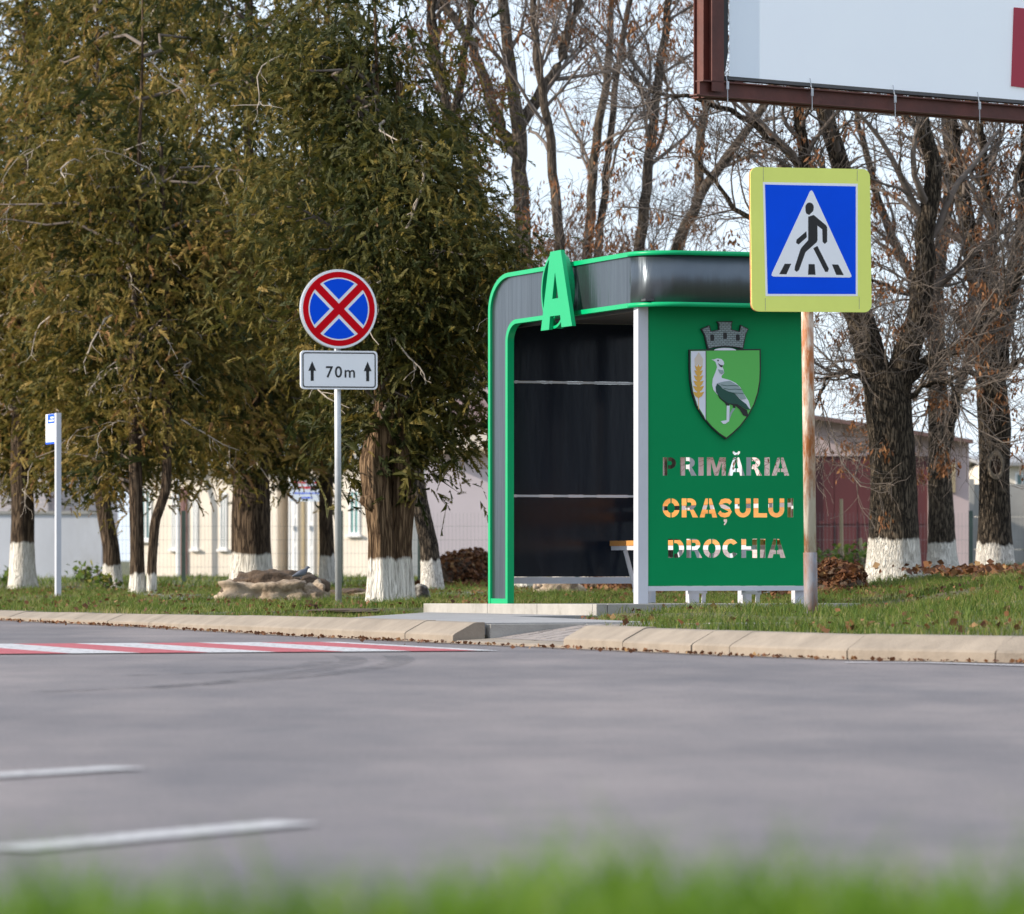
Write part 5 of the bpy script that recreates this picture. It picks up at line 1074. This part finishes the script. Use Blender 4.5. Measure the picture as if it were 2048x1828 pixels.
# ------------------------------------------------------------------ stones, heaps, weeds
def rock(name, label, c, sx, sy, sz, m, seed, cat='rock', sub=5, box=.6, soil=None):
    bm = bmesh.new(); bmesh.ops.create_icosphere(bm, subdivisions=sub, radius=1)
    for v in bm.verts:
        d = v.co.copy(); mx_ = max(abs(d.x), abs(d.y), abs(d.z)); d = d.lerp(d/mx_, box)
        q_ = Vector((d.x*sx, d.y*sy, d.z*sz)); nz_ = 1+.3*noise.noise(d*1.4+Vector((seed, 0, 0)))
        v.co = q_*nz_+d.normalized()*(.05*noise.noise(q_*6+Vector((0, seed, 0)))+.025*noise.noise(q_*15)+.012*noise.noise(q_*34))*min(1, sz*9)
    me = bpy.data.meshes.new(name); bm.to_mesh(me); bm.free(); me.materials.append(m)
    for p in me.polygons: p.use_smooth = True
    return me
def put(name, me, loc, label, cat, parent=None, group=None):
    o = bpy.data.objects.new(name, me); o.location = loc; link(o, parent)
    if label: tag(o, label, cat, group)
    return o
b = stand(532, 1205); k = b.y/F
pr = tag(empty('stone_planter', b), 'broken pale stone planter filled with dark soil', 'planter')
put('stone_block', rock('stone_block', '', b, 92*k, .3, 30*k, M['rock'], 2, box=.75), (-6*k, .3, 10*k), None, None, pr)
put('stone_block', rock('stone_block', '', b, 30*k, .2, 26*k, M['rock'], 5, box=.5), (88*k, .25, 14*k), None, None, pr)
put('soil', rock('soil', '', b, 98*k, .3, 30*k, M['soil'], 8, box=.25), (12*k, .4, 30*k), None, None, pr)
b = stand(842, 1206); k = b.y/F; put('mossy_stone', rock('r', '', b, 20*k, .09, 22*k, M['rock_dark'], 11, box=.3), b+Vector((0, .05, 16*k)), 'dark lichen spotted stone at the foot of the twisted tree', 'rock')
b = stand(700, 1196); k = b.y/F; put('soil_heap', rock('r', '', b, 50*k, .25, 12*k, M['soil'], 13, box=.1), b+Vector((0, .15, 5*k)), 'low heap of dark soil behind the no stopping pole', 'soil')
b = stand(725, 1196); k = b.y/F; put('flat_stone', rock('r', '', b, 22*k, .1, 8*k, M['rock'], 15, box=.3), b+Vector((0, -.05, 3*k)), 'small flat pale stone left of the twisted trunk', 'rock')
for px, w_, lab in ((1122, 44, 'larger whitewashed stone seen under the far wall of the shelter'), (1078, 12, 'smaller whitewashed stone seen under the far wall of the shelter')):
    b = stand(px, 1190); b.z = gz1(b.x, b.y); k = b.y/F; put('white_stone', rock('r', '', b, w_*k, .12, 18*k, M['sign_white'] if False else M['rock'], px % 7, box=.4), b+Vector((0, 0, 8*k)), lab, 'rock')
b = stand(690, 1226); k = b.y/F; put('soil_patch', rock('r', '', b, 75*k, .5, .014, M['soil'], 17, box=.1), Vector((b.x, b.y, gz1(b.x, b.y)+.0)), 'bare dark soil patch round the foot of the no stopping pole', 'soil')
def leaves(n, pos, size, mat_, name, parent=None, flat=.5):
    d = unit(rng.normal(size=(n, 3))*np.array([1, 1, flat])); s = unit(np.cross(d, rng.normal(size=(n, 3)))); L = size*rng.uniform(.5, 1.3, (n, 1)); w = L*.42; nn = np.cross(d, s)
    V = np.stack([pos-d*L*.5, pos+s*w+nn*L*.12, pos+d*L*.5, pos-s*w+nn*L*.1], 1).reshape(-1, 3)
    return fast(name, V, np.arange(n*4).reshape(-1, 4), mat_, parent, attrs={'tint': np.repeat(np.clip(rng.normal(.5, .27, n), 0, 1), 4)})
def heap(label, px, py, wpx, hpx, dep, n, sd_):
    b = stand(px, py); k = b.y/F; o = tag(empty('leaf_heap', b), label, 'leaf heap', 'heaps of fallen leaves')
    put('mound', rock('mound', '', b, wpx*k, dep, hpx*k*.85, M['soil'], sd_, box=.1), (0, dep*.6, 0), None, None, o)
    th = rng.uniform(0, 2*np.pi, n); ph = np.arccos(rng.uniform(0, 1, n)); d = np.stack([np.sin(ph)*np.cos(th), np.sin(ph)*np.sin(th), np.cos(ph)], 1)
    nz_ = np.array([1+.28*noise.noise(Vector(x)*1.6+Vector((sd_, 0, 0))) for x in d])
    pos = d*np.array([wpx*k, dep, hpx*k])*nz_[:, None]*rng.uniform(.93, 1.08, (n, 1))+np.array([0, dep*.6, 0])
    n3 = n//3; pos[:n3] = np.stack([rng.normal(size=n3)*wpx*k*.85, rng.normal(size=n3)*dep+dep*.5, np.abs(rng.normal(size=n3))*.03+.02], 1); kind(leaves(n, pos, .062, M['dryleaf'], 'leaves', o), 'stuff'); return o
heap('brown leaf heap against the lilac wall left of the shelter', 925, 1174, 88, 68, .7, 5200, 3)
heap('brown leaf heap between the rusty pole and the thick right hand trunk', 1680, 1192, 62, 66, .6, 5000, 6)
heap('low leaf heap seen below the far end of the shelter', 1215, 1186, 75, 28, .6, 2500, 9)
heap('leaf heap seen through the gap under the green side panel', 1400, 1190, 110, 48, .6, 3200, 12)
heap('thin spread of leaves behind the rightmost trunk', 2000, 1150, 90, 14, .8, 2200, 15)
# wooden stakes
for px, y0, y1, lab in ((1684, 998, 1150, 'thin pale wooden stake in front of the maroon gate'), (1729, 1076, 1170, 'short pale stick leaning by the thick whitewashed trunk')):
    X_, Y_ = kk(px, 66), 66.0; gz_ = gz1(X_, Y_); o = MB(); o.tube([(0, 0, -.05), (-.01 if px < 1700 else -.06, 0, HC-(y0-HY)*66/F-gz_)], [.03, .024], 7); ob = o.build('wooden_stake', M['trim'], None); ob.location = (X_, Y_, gz_); tag(ob, lab, 'stake')
def weed(label, px, py, w, h, n, name='weed_shrub'):
    b = stand(px, py); k = b.y/F; o = tag(empty(name, b), label, 'weed', 'weeds along the verge')
    st_ = np.zeros((14, 5, 3)); st_[:, 0] = rng.normal(size=(14, 3))*np.array([w*k*.25, .1, 0]); d = unit(rng.normal(size=(14, 3))*.45+np.array([0, 0, 1]))
    for j in range(1, 5): st_[:, j] = st_[:, j-1]+d*h*k/4.4; d = unit(d+rng.normal(size=(14, 3))*.2)
    v, f = tubes(st_, np.full((14, 5), .006), 4); kind(fast('stems', v, f, M['twig'], o), 'stuff')
    c = st_[rng.integers(0, 14, n), rng.integers(1, 5, n)]+rng.normal(size=(n, 3))*np.array([w*k*.28, .12, h*k*.13]); c[:, 2] = np.abs(c[:, 2]); kind(leaves(n, c, .09, M['weed'], 'leaves', o), 'stuff'); return o
for a in (('yellow green weeds left of the stake before the maroon gate', 1655, 1150, 50, 60, 170), ('bright weeds right of the stake before the maroon gate', 1712, 1150, 45, 66, 200), ('green weeds behind the slim forked trunk', 1860, 1140, 40, 60, 150), ('weeds between the slim trunk and the rightmost trunk', 1925, 1135, 45, 50, 150), ('weeds at the right edge below the concrete fence', 2040, 1140, 50, 55, 160),
          ('dark leafy weed at the foot of the second trunk from the left', 216, 1180, 18, 34, 60), ('straggly weed between the stop post and the second trunk', 172, 1170, 46, 42, 110), ('weed clump beside the yard wall at the far left', 20, 1172, 26, 40, 70), ('weeds below the porch of the cream house', 600, 1150, 70, 42, 160), ('weeds below the cream house door', 380, 1150, 80, 34, 150)): weed(*a)
# pigeon on the soil of the planter
b = P(602, 1152, 41.2); pg = tag(empty('pigeon', b, R(35)), 'grey pigeon perched on the soil of the stone planter', 'pigeon')
m_ = MB(); pg.scale = (.7, .7, .7); prof = [(-.13, .004, .0), (-.1, .014, .005), (-.05, .03, .02), (0, .042, .035), (.04, .04, .05), (.07, .026, .075), (.085, .02, .095), (.1, .019, .108), (.115, .013, .106), (.135, .003, .1)]
m_.tube([(a, 0, c) for a, r, c in prof], [r for a, r, c in prof], 12); m_.build('body', M['bird_grey'], pg, smooth=True)
MB().tube([(.0, .012, .01), (.0, .012, -.03)], .004, 5).build('leg', M['bird_grey'], pg); MB().tube([(.0, -.012, .01), (.0, -.012, -.03)], .004, 5).build('leg', M['bird_grey'], pg)

# ------------------------------------------------------------------ grass and litter
def blades(X, Y, h, w, mat_, name, tint, lean=.95, z=None):
    n = len(X); z = gz(X, Y) if z is None else z; a = rng.uniform(0, 2*np.pi, n); s = np.stack([np.cos(a), np.sin(a), np.zeros(n)], 1)*w[:, None]*.5
    b_ = rng.uniform(0, 2*np.pi, n); le = np.stack([np.cos(b_), np.sin(b_), np.zeros(n)], 1)*(h*lean*rng.uniform(.2, 1.2, n))[:, None]; base = np.stack([X, Y, z-.004], 1); up = np.array([0, 0, 1.0])
    mid_ = base+le*.3+up*(h*.6)[:, None]; tip = base+le+up*(h*rng.uniform(.75, 1, n))[:, None]
    V = np.stack([base-s, base+s, mid_-s*.7, mid_+s*.7, tip], 1).reshape(-1, 3); i = np.arange(n)[:, None]*5
    f = np.concatenate([i+np.array([0, 1, 3]), i+np.array([0, 3, 2]), i+np.array([2, 3, 4])]); return kind(fast(name, V, f, mat_, attrs={'tint': np.repeat(tint, 5)}), 'stuff')
def scatter(n, x0, x1, y0, y1): return rng.uniform(x0, x1, n), rng.uniform(y0, y1, n)
def patchy(X, Y, s): return np.array([noise.noise(Vector((x*s, y*s, .3))) for x, y in zip(X, Y)])
def ok_grass(X, Y):
    sd = kerb_sd(X, Y); p, q = w2loc(X, Y); ok = sd > .2
    ok &= ~((q > -6.05) & (q < -4.25) & (p < .35) & (p > -3)) | (p > -1.0)
    ok &= ~((p > -.52) & (p < 2.1) & (q > -.52) & (q < 3.32))
    ln = -2.69+(q+1.6)*(2.19/4.8); ok &= ~((q > -4.3) & (q < 3.2) & (p > np.maximum(ln, -2.7)) & (p < -1.3+np.clip((q+2)/2, 0, .8)))
    return ok
def field(n, x0, x1, y0, y1, h0, h1, w, name, dry=.0, dens=.0):
    X, Y = scatter(n, x0, x1, y0, y1); lim = np.abs(X) < Y*.125+.3; X, Y = X[lim], Y[lim]; o = ok_grass(X, Y); X, Y = X[o], Y[o]; pn = patchy(X, Y, 1.3); keep = rng.uniform(0, 1, len(X)) < np.clip(.7+dens+1.7*pn, .1, 1); X, Y, pn = X[keep], Y[keep], pn[keep]
    tf = patchy(X, Y, 6.0); h = rng.uniform(h0, h1, len(X))*np.clip(.85+.5*pn+1.1*tf, .25, 2.2); dp = np.clip(patchy(X, Y, .9)*1.8-.1, 0, 1); h = h*(1-.45*dp); t = np.clip(rng.normal(.45+dry, .2, len(X))-.25*pn+.5*dp, 0, 1); return blades(X, Y, h, np.full(len(X), w), M['grass'], name, t)
field(205000, -1.0, 5.2, 22.4, 46, .03, .09, .0048, 'bank_grass', .04, .0)
field(190000, -6.5, 1.2, 29, 56, .03, .085, .006, 'verge_grass', .05, -.08)
field(40000, -11, 11, 56, 95, .04, .12, .014, 'rear_grass', -.02, -.05)
# foreground verge at the photographer's feet
X, Y = scatter(34000, -1.6, 1.6, 1.9, 3.62); pn = patchy(X, Y, 2.2); tf = patchy(X, Y, 7.0); h = np.clip(rng.uniform(.06, .112, len(X))*(1+.5*pn+.8*tf)+.028*sm(-.1, .4, X), .02, .18)
blades(X, Y, h, np.full(len(X), .006), M['grass_near'], 'foreground_grass', np.clip(rng.normal(.42, .2, len(X)), 0, 1), .6)
# fallen leaves over the verges and along the kerb
X, Y = scatter(14000, -6, 6, 22.5, 60); o = ok_grass(X, Y) & (np.abs(X) < Y*.125) & (patchy(X, Y, .8)+rng.normal(size=len(X))*.25 > .12); X, Y = X[o], Y[o]
kind(leaves(len(X), np.stack([X, Y, gz(X, Y)+.02+.03*rng.uniform(0, 1, len(X))], 1), .045, M['dryleaf'], 'fallen_leaves', None, .35), 'stuff')
s_ = rng.uniform(CUM[1]-2, CUM[10], 900); pk = np.array([kpt(s)[0] for s in s_]); dk = np.array([kpt(s)[1] for s in s_]); of = rng.exponential(.06, 900)+.01
kind(leaves(900, np.stack([pk[:, 0]+dk[:, 1]*of, pk[:, 1]-dk[:, 0]*of, np.full(900, .012)], 1), .028, M['dryleaf'], 'kerbside_litter', None, .2), 'stuff')
